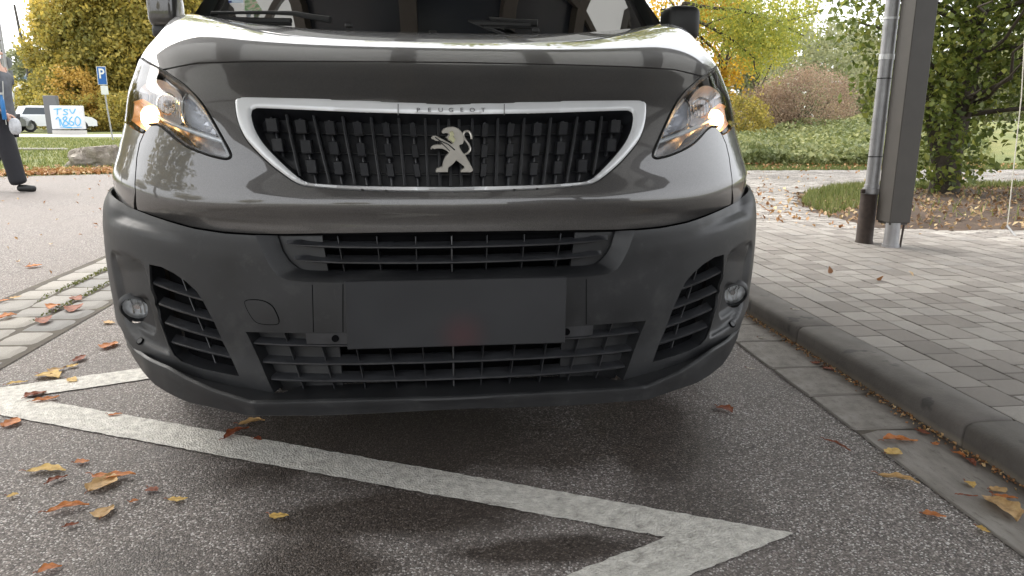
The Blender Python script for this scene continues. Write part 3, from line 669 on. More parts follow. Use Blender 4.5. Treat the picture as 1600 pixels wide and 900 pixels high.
# hollow behind the gaps
vq = PS.hit(700, 330)[1]; patch('inner_shell', PS, [('u', 0, .01), ('u', 1.49, .01), ('u', 1.49, vq+.03), ('u', .6, vq+.03), ('u', 0, vq)], [], off=-.028, mat=M['blackin'], parent=van, mode='C', sp=.04, th=0)
def strip(name, S, pl, wpx, off, mat, mode, parent=van):
    a = shifted(pl, wpx/2); b_ = shifted(pl, -wpx/2); A, B = ringstrip(S, a, b_, max(12, len(pl)*4)); o = loft(name, [S.P(A, off), S.P(B, off)], mat, parent, mode); return o
for md in 'LR':
    strip('panel_gap', PS, SEAM, 5, -.008, M['blackin'], md); strip('belt_gap', PS, [(183, 306)]+BL[1:-1]+[(700, 361.6)], 14, -.014, M['blackin'], md)
strip('bonnet_gap', PS, [('x', 0, 0)][:0]+[(254, 109), (262, 107.6), (310, 98.5), (400, 96.1), (500, 95.9), (600, 96.5), (700.5, 97.5)], 6, -.009, M['blackin'], 'L')
strip('bonnet_gap', PS, [(254, 109), (262, 107.6), (310, 98.5), (400, 96.1), (500, 95.9), (600, 96.5), (700.5, 97.5)], 6, -.009, M['blackin'], 'R')

# ---- grille: satin frame, raised lettering, ribs and blocks, emblem
GI = [(707, 180.5), (600, 177.5), (560, 176.5), (480, 173), (410, 170), (400, 170), (394.5, 173), (393.5, 181), (395, 191), (400, 206), (412, 226), (440, 255), (464, 276), (475, 284), (490, 288.2), (540, 291), (620, 292.8), (707, 293.4)]
GIs = smooth_pl(GI, it=2); GOi = [tuple(p) for p in shifted([tuple(p) for p in GO], 0)]
GO2 = smooth_pl([(707, 165.5), (620, 162), (540, 158.5), (420, 154.5), (386, 154.5), (370, 155.5), (368.5, 165), (372.5, 189), (380, 208), (390.5, 224.5), (420.5, 254.5), (446.5, 274.5), (463, 285.3), (477, 290.3), (540, 295.5), (620, 298), (707, 298.8)], it=2)
gframe = [tuple(p) for p in GO2]+[tuple(p) for p in GIs[::-1]]
_fo = PS.uvs(clampc([tuple(p) for p in GO2], PS)); _fi = PS.uvs(clampc([tuple(p) for p in GIs], PS))
def froff(uv, ou, hs_): d = np.minimum(sdist(uv, _fo, False), sdist(uv, _fi, False)); return .0035+.006*np.sqrt(np.clip(1-(1-np.clip(d/.008, 0, 1))**2, 0, 1))
patch('grille_frame', PS, clampc(gframe, PS), mat=M['satin'], parent=van, mode='C', sp=.005, th=.03, offf=froff, custom=False, ang=50)
strip('frame_gap', PS, [tuple(p) for p in GO[:-1]], 5, -.006, M['rubber'], 'L'); strip('frame_gap', PS, [tuple(p) for p in GO[:-1]], 5, -.006, M['rubber'], 'R')
A, B = ringstrip(PS, clampc([tuple(p) for p in GIs], PS), clampc([(707, 181), (560, 177), (405, 171), (396, 182), (403, 206), (414, 226), (443, 252), (466, 272), (482, 279.5), (560, 283.5), (707, 286.5)], PS), 80)
loft('grille_surround', [PS.P(A, .003), PS.P(A, -.012)*.4+PS.P(B, -.030)*.6, PS.P(B, -.045)], M['block'], van, 'C', flip=False)
grl = tag(empty('grille'), None); grl.parent = van
patch('grille_backing', PS, clampc([(707, 176), (560, 172), (400, 166), (392, 182), (400, 208), (412, 230), (440, 258), (464, 280), (490, 288), (560, 292), (707, 294)], PS), off=-.040, mat=M['block'], parent=grl, mode='C', sp=.05, th=0)
ribs = [((444, 174), (465, 272)), ((487, 175), (513, 284)), ((533, 177), (553, 285)), ((578, 178), (593, 286)), ((622, 179), (632, 287)), ((664, 180), (669, 288)), ((685, 181), (688, 288))]
for a, b_ in ribs:
    for md in 'LR': rib('grille_rib', PS, a, b_, M['block'], grl, md, off=-.013, w_=.0065, depth=.034)
cen_uv0, cen_uv1 = PS.hit(702, 181), PS.hit(702, 288)
rib('grille_rib', PS, ('u', 0, cen_uv0[1]), ('u', 0, cen_uv1[1]), M['block'], grl, 'L', off=-.013, w_=.0065, depth=.034)
blocks = [[(422, 193, 18), (431, 224.5, 16.5)], [(468, 195, 17), (476, 227, 17), (484.5, 258.5, 16)], [(514, 197, 15.5), (520, 229.5, 15), (527, 261, 14)], [(558, 198.5, 14), (563, 231.5, 13.5), (568, 263, 13)], [(603, 200, 11.5), (606, 233, 11.5), (609, 264, 11)], [(645, 200.5, 10), (648, 234, 10), (651, 264.5, 9.5)]]
for ci, colb in enumerate(blocks):
    for md in 'LR':
        for k, (bx, by, bw) in enumerate(colb):
            q = [(bx-bw/2-1.6, by-11), (bx+bw/2-1.6, by-11), (bx+bw/2+1.6, by+11), (bx-bw/2+1.6, by+11)]
            F0 = LPs(PS, q, -.009); c0 = F0.mean(0); F0b = LPs(PS, q, -.0065); Fi = c0+(F0b-F0b.mean(0))*.90+(F0b.mean(0)-c0); Bk = F0+np.array([0, .03, 0])
            V = np.vstack([Fi, F0, Bk]); Fc = [(0, 3, 2, 1)]+[(i, (i+1) % 4, 4+(i+1) % 4, 4+i) for i in range(4)]+[(4+i, 4+(i+1) % 4, 8+(i+1) % 4, 8+i) for i in range(4)]
            fin('grille_block', V, [f for f in Fc], None, M['block'], grl, md, smooth=False)
        q0 = colb[0]; q1 = colb[-1]; dx = (q1[0]-q0[0])/(q1[1]-q0[1]+1e-9)
        rib('block_stem', PS, (q0[0]-dx*16, q0[1]-17), (q1[0]+dx*20, min(q1[1]+22, 286) if ci else 240), M['slat'], grl, md, off=-.020, w_=.0045, depth=.025)
for yy, xe in ((194, 398), (226, 414), (259, 446)):
    uv = [(xe, yy), (560, yy+5), (704, yy+7)]; slat('cross_rib', PS, clampc(uv, PS), M['block'], grl, 'C', off=-.034, t=.003, depth=.012, rise=0)
def planehit(px, py, Y, lean=0.0, z0=0.0):   # photo pixel -> van local point on a leaning plane
    d = ray(px, py); ca, sa = cos(VA), sin(VA)
    o = np.array([-XC*ca-1.7*sa, XC*sa-1.7*ca, H]); dl = np.array([d[0]*ca+d[1]*sa, -d[0]*sa+d[1]*ca, d[2]])
    t = (Y-o[1]+lean*(o[2]-z0))/(dl[1]-lean*dl[2])
    return o+dl*t
def textmesh(s, size, ext=.001):
    c = bpy.data.curves.new('txt', 'FONT'); c.body = s; c.size = size; c.extrude = ext; c.resolution_u = 3; c.align_x = 'LEFT'
    o = bpy.data.objects.new('txt', c); col.objects.link(o); dg = bpy.context.evaluated_depsgraph_get(); me = bpy.data.meshes.new_from_object(o.evaluated_get(dg)); bpy.data.objects.remove(o); 
    V = np.array([v.co[:] for v in me.vertices]); Fc = [tuple(p.vertices) for p in me.polygons]; bpy.data.meshes.remove(me); return V, Fc
# lettering on the upper frame bar: one piece, letters spaced wide
pc = PS.P([PS.hit(699, 171.5)], .0)[0]; V_all = []; F_all = []
xs = [654, 671.5, 688.5, 705, 722, 738, 755]
for ch, px in zip('PEUGEOT', xs):
    V, Fc = textmesh(ch, .0135, .0012); V[:, 0] -= V[:, 0].mean(); V[:, 0] *= 1.25; q = planehit(px, 171.5, pc[1]-.0128, lean=.55, z0=pc[2])
    W_ = np.c_[V[:, 0]+q[0], q[1]-V[:, 2]+.45*(V[:, 1]-.005), V[:, 1]-.0048+q[2]]; b0 = len(V_all); V_all += list(W_); F_all += [tuple(i+b0 for i in f) for f in Fc]
mk('raised_lettering', V_all, F_all, M['letter'], van, smooth=False)
for px in (622, 788):
    a = planehit(px, 162.5, pc[1]-.0105, lean=.55, z0=pc[2]); c_ = planehit(px, 180.0, pc[1]-.0105, lean=.55, z0=pc[2]); MB().tube([a, c_], .0011, 5).build('plate_seam', M['letter'], van)
# emblem: rearing lion silhouette, bevelled
LION = [(648, 325), (665, 305), (700, 291), (742, 289), (782, 303), (806, 330), (820, 365), (825, 400), (814, 424), (788, 434), (792, 455), (812, 488), (835, 512), (862, 560), (896, 622), (893, 634), (878, 646), (798, 646), (795, 634), (808, 618), (827, 611), (824, 600), (800, 580), (763, 552), (737, 583), (703, 610), (698, 644), (605, 646), (604, 630), (612, 612), (640, 604), (655, 596), (660, 562), (678, 522), (706, 492), (690, 478), (655, 462), (612, 461), (592, 466), (580, 458), (572, 468), (563, 464), (568, 446), (583, 434), (612, 427), (650, 428), (655, 432), (628, 402), (598, 400), (588, 390), (572, 386), (568, 372), (582, 360), (602, 359), (640, 377), (700, 408), (722, 420), (735, 424), (722, 408), (700, 395), (690, 379), (676, 372), (690, 366), (703, 352), (700, 342), (684, 340), (664, 345), (652, 338)]
TAIL = [(828, 508), (858, 494), (873, 468), (868, 440), (850, 412), (826, 380), (816, 352), (824, 332), (846, 322), (868, 330), (882, 356), (884, 388)]
MANE = [(708, 330), (735, 322), (748, 345), (742, 365), (757, 382), (748, 410), (738, 418), (716, 395), (700, 375), (716, 352)]
def emblem_pts(pl): return np.array([planehit(560+x/5, 140+y/5, pc[1]-.006, lean=.52, z0=pc[2]) for x, y in pl])
def extr(name, pl, th, mat, parent, y0=0.0, bev=.0022):
    pl = np.array(pl, float); P2 = emblem_pts(pl); sh = np.array(shifted(np.vstack([pl[-1], pl, pl[0]]), 3.2))[1:-1]
    if sdist(sh, pl).mean() > 0 and pip(sh, pl).mean() < .5: sh = np.array(shifted(np.vstack([pl[-1], pl, pl[0]]), -3.2))[1:-1]
    Pin = emblem_pts(sh); n = len(pl); F3 = P2+[0, y0-th*.45, 0]; Fi = Pin+[0, y0-th, 0]; Bk = P2+[0, y0+.006, 0]
    tri = [tuple(t) for t in geometry.tessellate_polygon([[Vector((x, -y, 0)) for x, y in pl]])]
    Fc = []
    for t in tri:
        a, b_, c_ = [pl[i] for i in t]; cr_ = (b_[0]-a[0])*(c_[1]-a[1])-(b_[1]-a[1])*(c_[0]-a[0]); Fc.append(tuple(t) if cr_ < 0 else tuple(t[::-1]))
    Fc += [(i, (i+1) % n, n+(i+1) % n, n+i) for i in range(n)]+[(n+i, n+(i+1) % n, 2*n+(i+1) % n, 2*n+i) for i in range(n)]
    return mk(name, np.vstack([Fi, F3, Bk]), Fc, mat, parent, smooth=False)
M['emblem'] = simple('brushed_emblem_metal', (.50, .475, .43), .28, .55, var=.12, scale=30)
emb = extr('lion_emblem', LION, .009, M['emblem'], van)
MB().tube(smooth_pl(emblem_pts(TAIL)+[0, -.003, 0], it=2), .0026, 6).build('tail', M['emblem'], emb)
extr('mane_inset', MANE, .003, simple('yellowish_reflecting_chrome', (.62, .62, .42), .1, 1.0), emb, y0=-.0085)
MB().tube(emblem_pts([(600, 372), (640, 400), (700, 425), (752, 470)])+[0, -.0095, 0], .0016, 5).build('foreleg_edge', M['rubber'], emb)
for st_, en in (((628, 395), (712, 478)),): MB().tube(emblem_pts([st_, ((st_[0]+en[0])/2, (st_[1]+en[1])/2), en])+[0, -.0095, 0], .0012, 5).build('foreleg_edge', M['rubber'], emb)

# ---- headlamps
def disk(S, cx, cy, rx, ry, off, n=28): return [(cx+rx*cos(2*pi*k/n), cy+ry*sin(2*pi*k/n)) for k in range(n)]
for md in 'LR':
    hl = empty('headlight'); hl.parent = van
    patch('lens', PS, HLfull, off=.002, mat=M['glass'], parent=hl, mode=md, sp=.016, th=0)
    rim_ = [(233, 194.5)]+[tuple(p) for p in smooth_pl(HLr, it=2)]+[(238, 101), (222, 92)]
    a = shifted(rim_, 1.3); b_ = shifted(rim_, -1.6); A, B = ringstrip(PS, a, b_, 140); mid = (A+B)/2
    loft('gasket', [PS.P(A, -.006), PS.P(A, .0015), PS.P(mid, .0045), PS.P(B, .0015), PS.P(B, -.012)], M['rubber'], hl, md, ang=60)
    a = shifted(rim_, 4.2 if not pip([shifted(rim_, 4.2)[60]], HL)[0] else 4.2); 
    inn = [s_ for s_ in (shifted(rim_, 3.6), shifted(rim_, -3.6)) if pip([s_[60]], HL)[0]][0]; inn2 = [s_ for s_ in (shifted(rim_, 1.2), shifted(rim_, -1.2)) if pip([s_[60]], HL)[0]][0]
    A, B = ringstrip(PS, inn2, inn, 140); loft('lens_edge', [PS.P(A, -.002), PS.P(B, -.004), PS.P(B, -.05)], M['smoke'], hl, md)
    patch('housing', PS, HLfull, off=-.075, mat=M['smoke'], parent=hl, mode=md, sp=.03, th=0)
    def bowl(cx, cy, rx, ry, d0, d1):
        def f(uv, ou, hs_): d = sdist(uv, ou); return -(d0+(d1-d0)*np.sqrt(np.clip(d/ d.max(), 0, 1)))
        return f
    patch('main_reflector', PS, smooth_pl([(206, 128), (236, 112), (262, 124), (277, 142), (279, 168), (277, 188), (255, 190), (238, 182), (212, 165), (203, 150)], True), mat=M['refl'], parent=hl, mode=md, sp=.014, th=.01, offf=bowl(0, 0, 0, 0, .022, .075), custom=False)
    patch('dipped_reflector', PS, smooth_pl([(283, 140), (296, 148), (312, 170), (326, 196), (332, 208), (310, 201), (292, 196), (282, 184), (279, 160)], True), mat=M['refl'], parent=hl, mode=md, sp=.012, th=.008, offf=bowl(0, 0, 0, 0, .018, .06), custom=False)
    rim2 = smooth_pl([(286, 142), (280, 152), (278, 168), (280, 184), (290, 196), (312, 203), (333, 210)], it=2); A = PS.uvs([tuple(p) for p in rim2]); MB().tube(PS.P(A, -.014)*(MIR if md == 'R' else 1), .0042, 8).build('reflector_rim', M['chrome'], hl)
    gd = smooth_pl([(241, 180), (262, 190), (290, 201), (320, 211), (349, 220)], it=2); A = PS.uvs([tuple(p) for p in gd]); MB().tube(PS.P(A, -.010)*(MIR if md == 'R' else 1), .0055, 8).build('daylight_strip', M['guide'], hl)
    ge = smooth_pl([(292, 145), (312, 166), (330, 192), (345, 219), (352, 236), (355, 242)], it=2); A = PS.uvs([tuple(p) for p in ge]); MB().tube(PS.P(A, -.010)*(MIR if md == 'R' else 1), .004, 8).build('lens_edge_trim', M['guide'], hl)
    for k in range(14):
        t = k/13; x0 = 300+46*t; y0 = 152+68*t; q = LPs(PS, [(x0, y0+4), (x0+5, y0+9)], -.016)*(MIR if md == 'R' else 1); MB().tube(q, .0022, 5).build('reflector_facet', M['refl'], hl)
    for k in range(8):
        q = LPs(PS, [(341+k*1.1, 222+k*2.3), (348+k*.9, 221+k*2.4)], -.014)*(MIR if md == 'R' else 1); MB().tube(q, .0013, 5).build('strip_facet', M['guide'], hl)
    for k in range(9): q = LPs(PS, [(214+k*6.5, 128+abs(k-4)*2.0), (213+k*6.3, 158+k*2.2)], -.034)*(MIR if md == 'R' else 1); MB().tube(q, .0013, 5).build('reflector_flute', M['chrome'], hl)
    cb = LPs(PS, [(246, 152)], -.030)[0]*(MIR if md == 'R' else 1); rg = [cb+np.array([.026*cos(a), .010*sin(a)*0-.004*cos(a), .026*sin(a)]) for a in np.linspace(0, 2*pi, 22)]; MB().tube(rg, .0035, 6, False).build('bulb_ring', M['chrome'], hl); MB().tube([cb+[0, .03, 0], cb, cb-[0, .006, 0]], [.010, .010, .004], 12).build('bulb_shield', M['smoke'], hl)
    patch('side_marker', PS, [(280, 201), (290, 202), (287, 208), (284, 204)], off=-.012, mat=M['amber'], parent=hl, mode=md, sp=.01, th=.004)
    patch('indicator_chamber', PS, [(199, 158), (214, 150), (236, 163), (243, 180), (235, 190), (225, 203), (212, 197), (200, 189), ('u', hB[0]+.12, hB[1]+.01), ('u', hB[0]+.12, hB[1]+.07)], mat=M['amber'], parent=hl, mode=md, sp=.014, th=.01, offf=bowl(0, 0, 0, 0, .016, .05), custom=False)
    c_ = LPs(PS, [(220, 178)], -.026)[0]*(MIR if md == 'R' else 1); V = []; Fc = []
    for j in range(9):
        for i in range(14): th_ = pi*j/8; ph = 2*pi*i/14; V.append(c_+np.array([sin(th_)*cos(ph)*.025, sin(th_)*sin(ph)*.023, cos(th_)*.030]))
    for j in range(8):
        for i in range(14): a0 = j*14+i; b0 = j*14+(i+1) % 14; Fc.append((a0, a0+14, b0+14, b0))
    mk('indicator_bulb', V, Fc, M['bulb'], hl)

# ---- black bumper
UO = [(399, 367.5), (405, 382), (412, 398), (419, 411), (426, 422), (433, 430), (440, 434.5), (450, 438), (470, 440.3), (500, 441.6), (600, 441.6), (710, 441.2)]
VENT = [(233, 413), (252, 417), (272, 427), (292, 441), (308, 456), (318, 472), (335, 504), (348, 534), (362, 561), (374, 588), (350, 583.5), (310, 574.5), (284, 565), (272, 555), (263, 538), (251, 506), (242, 476), (235, 444)]
RP = [(188, 511), (199, 531), (211, 547), (230, 560), (262, 573), (300, 588), (350, 600), (390, 607), (428, 614)]
TOPB = [(399, 368), (350, 365), (300, 357), (250, 342), (225, 333), (200, 322)]
vtop = BS.L-.0005
FL = disk(BS, 212.5, 484, 18.5, 21, 0)
bp = TOPB+[(176, 305), ('u', 1.5, vtop), ('u', 1.5, BS.hit(188, 511)[1]), (189, 513)]+RP[1:]+[(384, 518.5), (450, 520), (536, 521), (600, 521), (710, 521)]+UO[::-1]
bumper = patch('bumper_cover', BS, clampc(bp, BS), [VENT, FL], mat=K_, parent=van, mode='C', sp=.009, th=.006)
# upper air intake
UI = [(424, 366), (428, 381), (432, 394), (438, 404), (444, 412), (452, 419), (460, 424.5), (470, 427), (482, 428), (505, 428), (600, 427.5), (710, 427)]
A, B = ringstrip(BS, clampc(UO, BS), clampc(UI, BS), 60); loft('intake_bezel', [BS.P(A, 0), BS.P(A*.85+B*.15, -.003), BS.P(B, -.030), BS.P(B, -.05)], K_, van, 'C')
intake = empty('upper_intake'); intake.parent = van
patch('intake_side', BS, [(418, 362), (495, 362), (500, 400), (506, 434), (446, 432), (430, 405)], off=-.038, mat=K_, parent=intake, mode='L', sp=.02); patch('intake_side', BS, [(418, 362), (495, 362), (500, 400), (506, 434), (446, 432), (430, 405)], off=-.038, mat=K_, parent=intake, mode='R', sp=.02)
patch('intake_backing', BS, [('u', 0, vtop-.002), ('u', .5, vtop-.002), ('u', .5, BS.hit(430, 450)[1]), ('u', 0, BS.hit(700, 450)[1])], off=-.10, mat=M['blackin'], parent=intake, mode='C', sp=.05, th=0)
for pl in ([(444, 382), (470, 384.5), (520, 387), (600, 388), (710, 387.5)], [(456, 407), (480, 409.5), (530, 412), (600, 412.5), (710, 412)]): slat('intake_slat', BS, clampc(pl, BS), M['slat'], intake, 'C', off=-.012, t=.0065, depth=.05, rise=.006, n=40, taper=True)
for x0 in (523, 586, 649):
    for md in 'LR': rib('intake_rib', BS, (x0-1, 368), (x0+10-(x0-523)*.06, 428), M['block'], intake, md, off=-.03, w_=.0028, depth=.04)
rib('intake_rib', BS, ('u', 0, BS.hit(702, 368)[1]), ('u', 0, BS.hit(702, 428)[1]), M['slat'], intake, 'L', off=-.022, w_=.0035, depth=.04)
for k in range(5):
    z = .555+k*.021; MB().box((0, .13, z), (.62, .012, .0035)).build('radiator_fin', M['slat'], intake)
# lower air intake
LE = [(384, 518.5), (392, 535), (405, 562), (418, 590), (428, 614)]
A, B = ringstrip(BS, LE, [(386, 518.5), (394, 535), (407, 562), (420, 590), (430, 614)], 12)
for md in 'LR': loft('intake_edge', [BS.P(A, .0), BS.P(B, -.06)], K_, van, md)
A = BS.uvs(clampc([(384, 518.5), (450, 520), (536, 521), (600, 521), (710, 521)], BS)); loft('intake_top', [BS.P(A, 0), BS.P(A, -.06)], K_, van, 'C', flip=True)
lower = empty('lower_intake'); lower.parent = van
patch('intake_backing', BS, clampc([(515, 500), (520, 560), (526, 625), (710, 620), (710, 500)], BS), off=-.11, mat=M['blackin'], parent=lower, mode='C', sp=.05, th=0)
for md in 'LR':
    patch('intake_side', BS, [(376, 512), (517, 514), (524, 560), (530, 625), (428, 622), (400, 560)], off=-.042, mat=K_, parent=lower, mode=md, sp=.03)
    patch('plate_bracket', BS, [(477, 521), (545, 521.5), (545, 538), (479, 537.5)], off=-.002, mat=M['slat'], parent=lower, mode=md, sp=.02, th=.02)
    c_ = LPs(BS, [(524, 529)], .002)[0]*(MIR if md == 'R' else 1); MB().tube([c_, c_+[0, .01, 0]], .0085, 12).build('bracket_clip', M['blackin'], lower)
for pl in ([(394, 538), (450, 541), (552, 541.5), (620, 540.5), (710, 539)], [(408, 567), (470, 570), (540, 570.5), (620, 569), (710, 567)], [(421, 594), (470, 596.5), (540, 597), (620, 596), (710, 594)]): slat('intake_bar', BS, clampc(pl, BS), M['slat'], lower, 'C', off=-.008, t=.0078, depth=.05, rise=.005, n=44)
for pl in ([(520, 552), (600, 552), (710, 550.5)], [(526, 579), (600, 579), (710, 577)]): slat('rear_bar', BS, clampc(pl, BS), M['slat'], lower, 'C', off=-.07, t=.003, depth=.01, rise=0)
for a, b_ in (((437, 520), (470, 612)), ((490, 521), (520, 614)), ((552, 541), (569, 612)), ((606, 541), (619, 610)), ((659, 540), (666, 609))):
    for md in 'LR': rib('intake_rib', BS, a, b_, M['block'], lower, md, off=-.018, w_=.003, depth=.03, n=10)
rib('intake_rib', BS, ('u', 0, BS.hit(702, 535)[1]), ('u', 0, BS.hit(702, 608)[1]), M['slat'], lower, 'L', off=-.018, w_=.0042, depth=.035)
# side vents and fog lamps
for md in 'LR':
    vent = empty('side_vent'); vent.parent = van; mm = MIR if md == 'R' else 1
    uvv = BS.uvs(VENT); uvv = dens(uvv, .01); uvv = np.vstack([uvv, uvv[:1]]); Vf = BS.P(uvv, 0); Vb = BS.P(uvv, -.014)*[1, 1, 1]; Vc = BS.P(uvv, 0)+np.array([.012, .075, 0])
    loft('vent_wall', [Vf, Vf*.85+Vc*.15, Vc], M['slat'], vent, md, flip=True)
    patch('vent_backing', BS, [(225, 405), (300, 430), (385, 600), (270, 570)], off=-.055, mat=M['blackin'], parent=vent, mode=md, sp=.04, th=0)
    for (a, b_) in (((236, 443.5), (318, 471)), ((245, 476), (336, 503.5)), ((255, 506), (349, 533.5)), ((265, 535.5), (362, 560.5))):
        m_ = ((a[0]*.5+b_[0]*.5), (a[1]*.5+b_[1]*.5)+1.5); slat('vent_slat', BS, [a, m_, b_], M['slat'], vent, md, off=-.006, t=.0075, depth=.040, rise=.006, n=14)
    rib('vent_rib', BS, (269, 426), (327, 570), M['slat'], vent, md, off=-.022, w_=.003, depth=.02, n=9)
    fog = empty('fog_light'); fog.parent = van
    c_ = LPs(BS, [(212, 483)], .0)[0]; nn = BS.n([BS.hit(212, 483)])[0]; nn = nn+np.array([.25, -.3, 0]); nn /= np.linalg.norm(nn); c_ = c_*mm; nn = nn*mm; t1 = np.cross([0, 0, 1], nn); t1 /= np.linalg.norm(t1); t2 = np.cross(nn, t1)
    def ringv(r_, d_, n=24): return np.array([c_+(t1*cos(2*pi*k/n)+t2*sin(2*pi*k/n))*r_+nn*d_ for k in range(n)])
    def revolve(name, prof, mat, n=24):
        V = np.vstack([ringv(a, d_) for a, d_ in prof]); Fc = [(k*n+i, k*n+(i+1) % n, (k+1)*n+(i+1) % n, (k+1)*n+i) for k in range(len(prof)-1) for i in range(n)]; return mk(name, V, Fc, mat, fog, ang=45)
    revolve('bezel', [(.046, -.01), (.040, .002), (.036, .004), (.0335, -.004), (.0335, -.03)], K_)
    revolve('reflector', [(.0335, -.004), (.030, -.018), (.022, -.03), (.010, -.036), (.0005, -.037)], M['fogref'])
    revolve('lens', [(.0335, -.001), (.030, .003), (.022, .006), (.010, .0085), (.0005, .009)], M['glass'])
    for q_ in (-.012, .006, .016): MB().tube([c_+t1*q_+t2*.022-nn*.012, c_+t1*q_-nn*.020, c_+t1*q_-t2*.022-nn*.012], .0022, 6).build('reflector_flute', M['chrome'], fog)
    MB().tube([c_+nn*-.034, c_+nn*-.010], [.010, .008], 10).build('bulb_cap', M['chrome'], fog)
    s_ = LPs(BS, [(219, 533)], .0015)[0]*mm; sn = BS.n([BS.hit(219, 533)])[0]*mm
    MB().tube([s_-sn*.004, s_+sn*.0005], .0100, 16).build('sensor_ring', M['blackin'], van); MB().tube([s_-sn*.004, s_+sn*.0012], .0076, 16).build('parking_sensor', K_, van)
TOW = smooth_pl([(382, 467.5), (408, 467.5), (425, 475), (433, 488), (438, 503), (433, 508.5), (404, 507), (394, 499), (382, 477)], True, 2); TI = grow(TOW, -1.3)
patch('tow_cover_gap', BS, [tuple(p) for p in TOW], off=.0006, mat=M['blackin'], parent=van, mode='L', sp=.02, th=0); patch('tow_eye_cover', BS, [tuple(p) for p in TI], off=.0016, mat=K_, parent=van, mode='L', sp=.02, th=.001)
for md in 'LR':
    strip('moulding_seam', BS, [(488, 445), (489, 480), (490, 519)], 1.3, .0004, M['blackin'], md)
    strip('moulding_seam', BS, [(536, 444), (536, 519)], 1.5, .0004, M['blackin'], md)
# number plate (blank, dark) with a soft reddish smudge
b = NB('blank_dark_plate'); p0 = planehit(711, 488, -.024); pos = b.n('ShaderNodeVectorMath'); pos.operation = 'DISTANCE'; b.l(b.co(), pos.inputs[0]); q = planehit(722, 524, -.024); pos.inputs[1].default_value = tuple(q)
rd = b.math('MULTIPLY', b.ramp(pos.outputs['Value'], [(.0, (1, 1, 1)), (.075, (0, 0, 0))], 'EASE'), .5); cc = b.ramp(b.noise(5, 2), [(.35, (.010, .0105, .0125)), (.65, (.018, .0185, .021))])
b.set(Base_Color=b.mix(rd, cc, (.06, .014, .016)), Roughness=.6); M['plate'] = b.m
a = planehit(538, 440, -.024); c_ = planehit(883, 536, -.024); ctr = (a+c_)/2; MB().box(ctr+[0, .005, 0], (abs(c_[0]-a[0]), .012, abs(a[2]-c_[2])), bev=.002).build('number_plate', M['plate'], van)
# ---- bumper lip with its hard corner
path = np.array([(0, -.045), (.15, -.045), (.30, -.040), (.44, -.030), (.468, -.026), (.476, -.022), (.50, -.010), (.60, .045), (.70, .115), (.78, .19), (.85, .285), (.90, .38), (.93, .47), (.95, .60)])
tc = np.array([(180, 490), (188, 512), (198, 532), (210, 548), (230, 562), (262, 576), (290, 592), (330, 610), (360, 619.5), (390, 629), (430, 628.5), (500, 627), (600, 624), (710, 621)])
bc = np.array([(176, 498), (183, 515), (192, 535), (205, 560), (220, 583), (238, 603), (262, 618), (290, 631), (340, 642), (385, 652.5), (500, 652), (600, 648), (710, 642)])
def zfor(x, y, curve):
    lo_, hi_ = .05, .9
    for _ in range(40):
        m_ = (lo_+hi_)/2; p = proj(w2(np.array([-x, y+1.7, m_]))); yy = np.interp(p[0], curve[:, 0], curve[:, 1])
        if p[1] > yy: lo_ = m_
        else: hi_ = m_
    return m_
pd = []
for i in range(len(path)-1):
    k = 4 if i not in (4,) else 2
    for t in range(k): pd.append(path[i]+(path[i+1]-path[i])*t/k)
pd = np.array(pd+[path[-1]]); T_ = np.array([(-x, y, zfor(x, y, tc)) for x, y in pd]); B_ = np.array([(-x, y, zfor(x, y, bc)) for x, y in pd]); 
T_[-6:, 2] = np.minimum(T_[-6:, 2], T_[-7, 2]+.03); B_[-6:, 2] = np.maximum(np.minimum(B_[-6:, 2], B_[-7, 2]+.02), B_[-7, 2]-.01)
RPfull = clampc([(710, 604), (600, 607.5), (500, 611), (428, 614), (390, 607), (350, 600), (300, 588), (262, 573), (230, 560), (211, 547), (199, 531), (190, 514)], BS)+[('u', 1.5, BS.hit(188, 511)[1])]
ruv = BS.uvs(RPfull); rl = np.r_[0, np.cumsum(np.linalg.norm(np.diff(BS.P(ruv, 0), axis=0), axis=1))]; pl_ = np.r_[0, np.cumsum(np.linalg.norm(np.diff(T_, axis=0), axis=1))]; tt = pl_/pl_[-1]*rl[-1]
ruv2 = np.c_[np.interp(tt, rl, ruv[:, 0]), np.interp(tt, rl, ruv[:, 1])]; inx = -BS.P(ruv2, 0)[:, 0]; offr = np.where(inx < .405, -.05, -.002); Rr = BS.P(ruv2, offr)
ndir = np.gradient(pd, axis=0); nrm_ = np.c_[-ndir[:, 1], ndir[:, 0]]; nrm_ /= np.linalg.norm(nrm_, axis=1, keepdims=True); inw = np.c_[-(-np.abs(nrm_[:, 0])) , np.abs(nrm_[:, 1]), np.zeros(len(pd))]
def inset(P3, d, dz): Q = P3+inw*d; Q[:, 2] += dz; Q[0, 0] = 0; return Q
rows = [Rr, T_*.9+Rr*.1, inset(T_, .008, .0028), inset(T_, .0035, .0012), inset(T_, .0008, -.0015), inset(T_, 0, -.006), inset(T_*.5+B_*.5, .004, 0), inset(B_, .005, .003), inset(B_, .010, 0), inset(B_, .09, .008)]
loft('bumper_lip', rows, K_, van, 'C', ang=28, flip=True)
MB().box((0, .75, .22), (1.2, .95, .02)).build('undertray', M['blackin'], van)

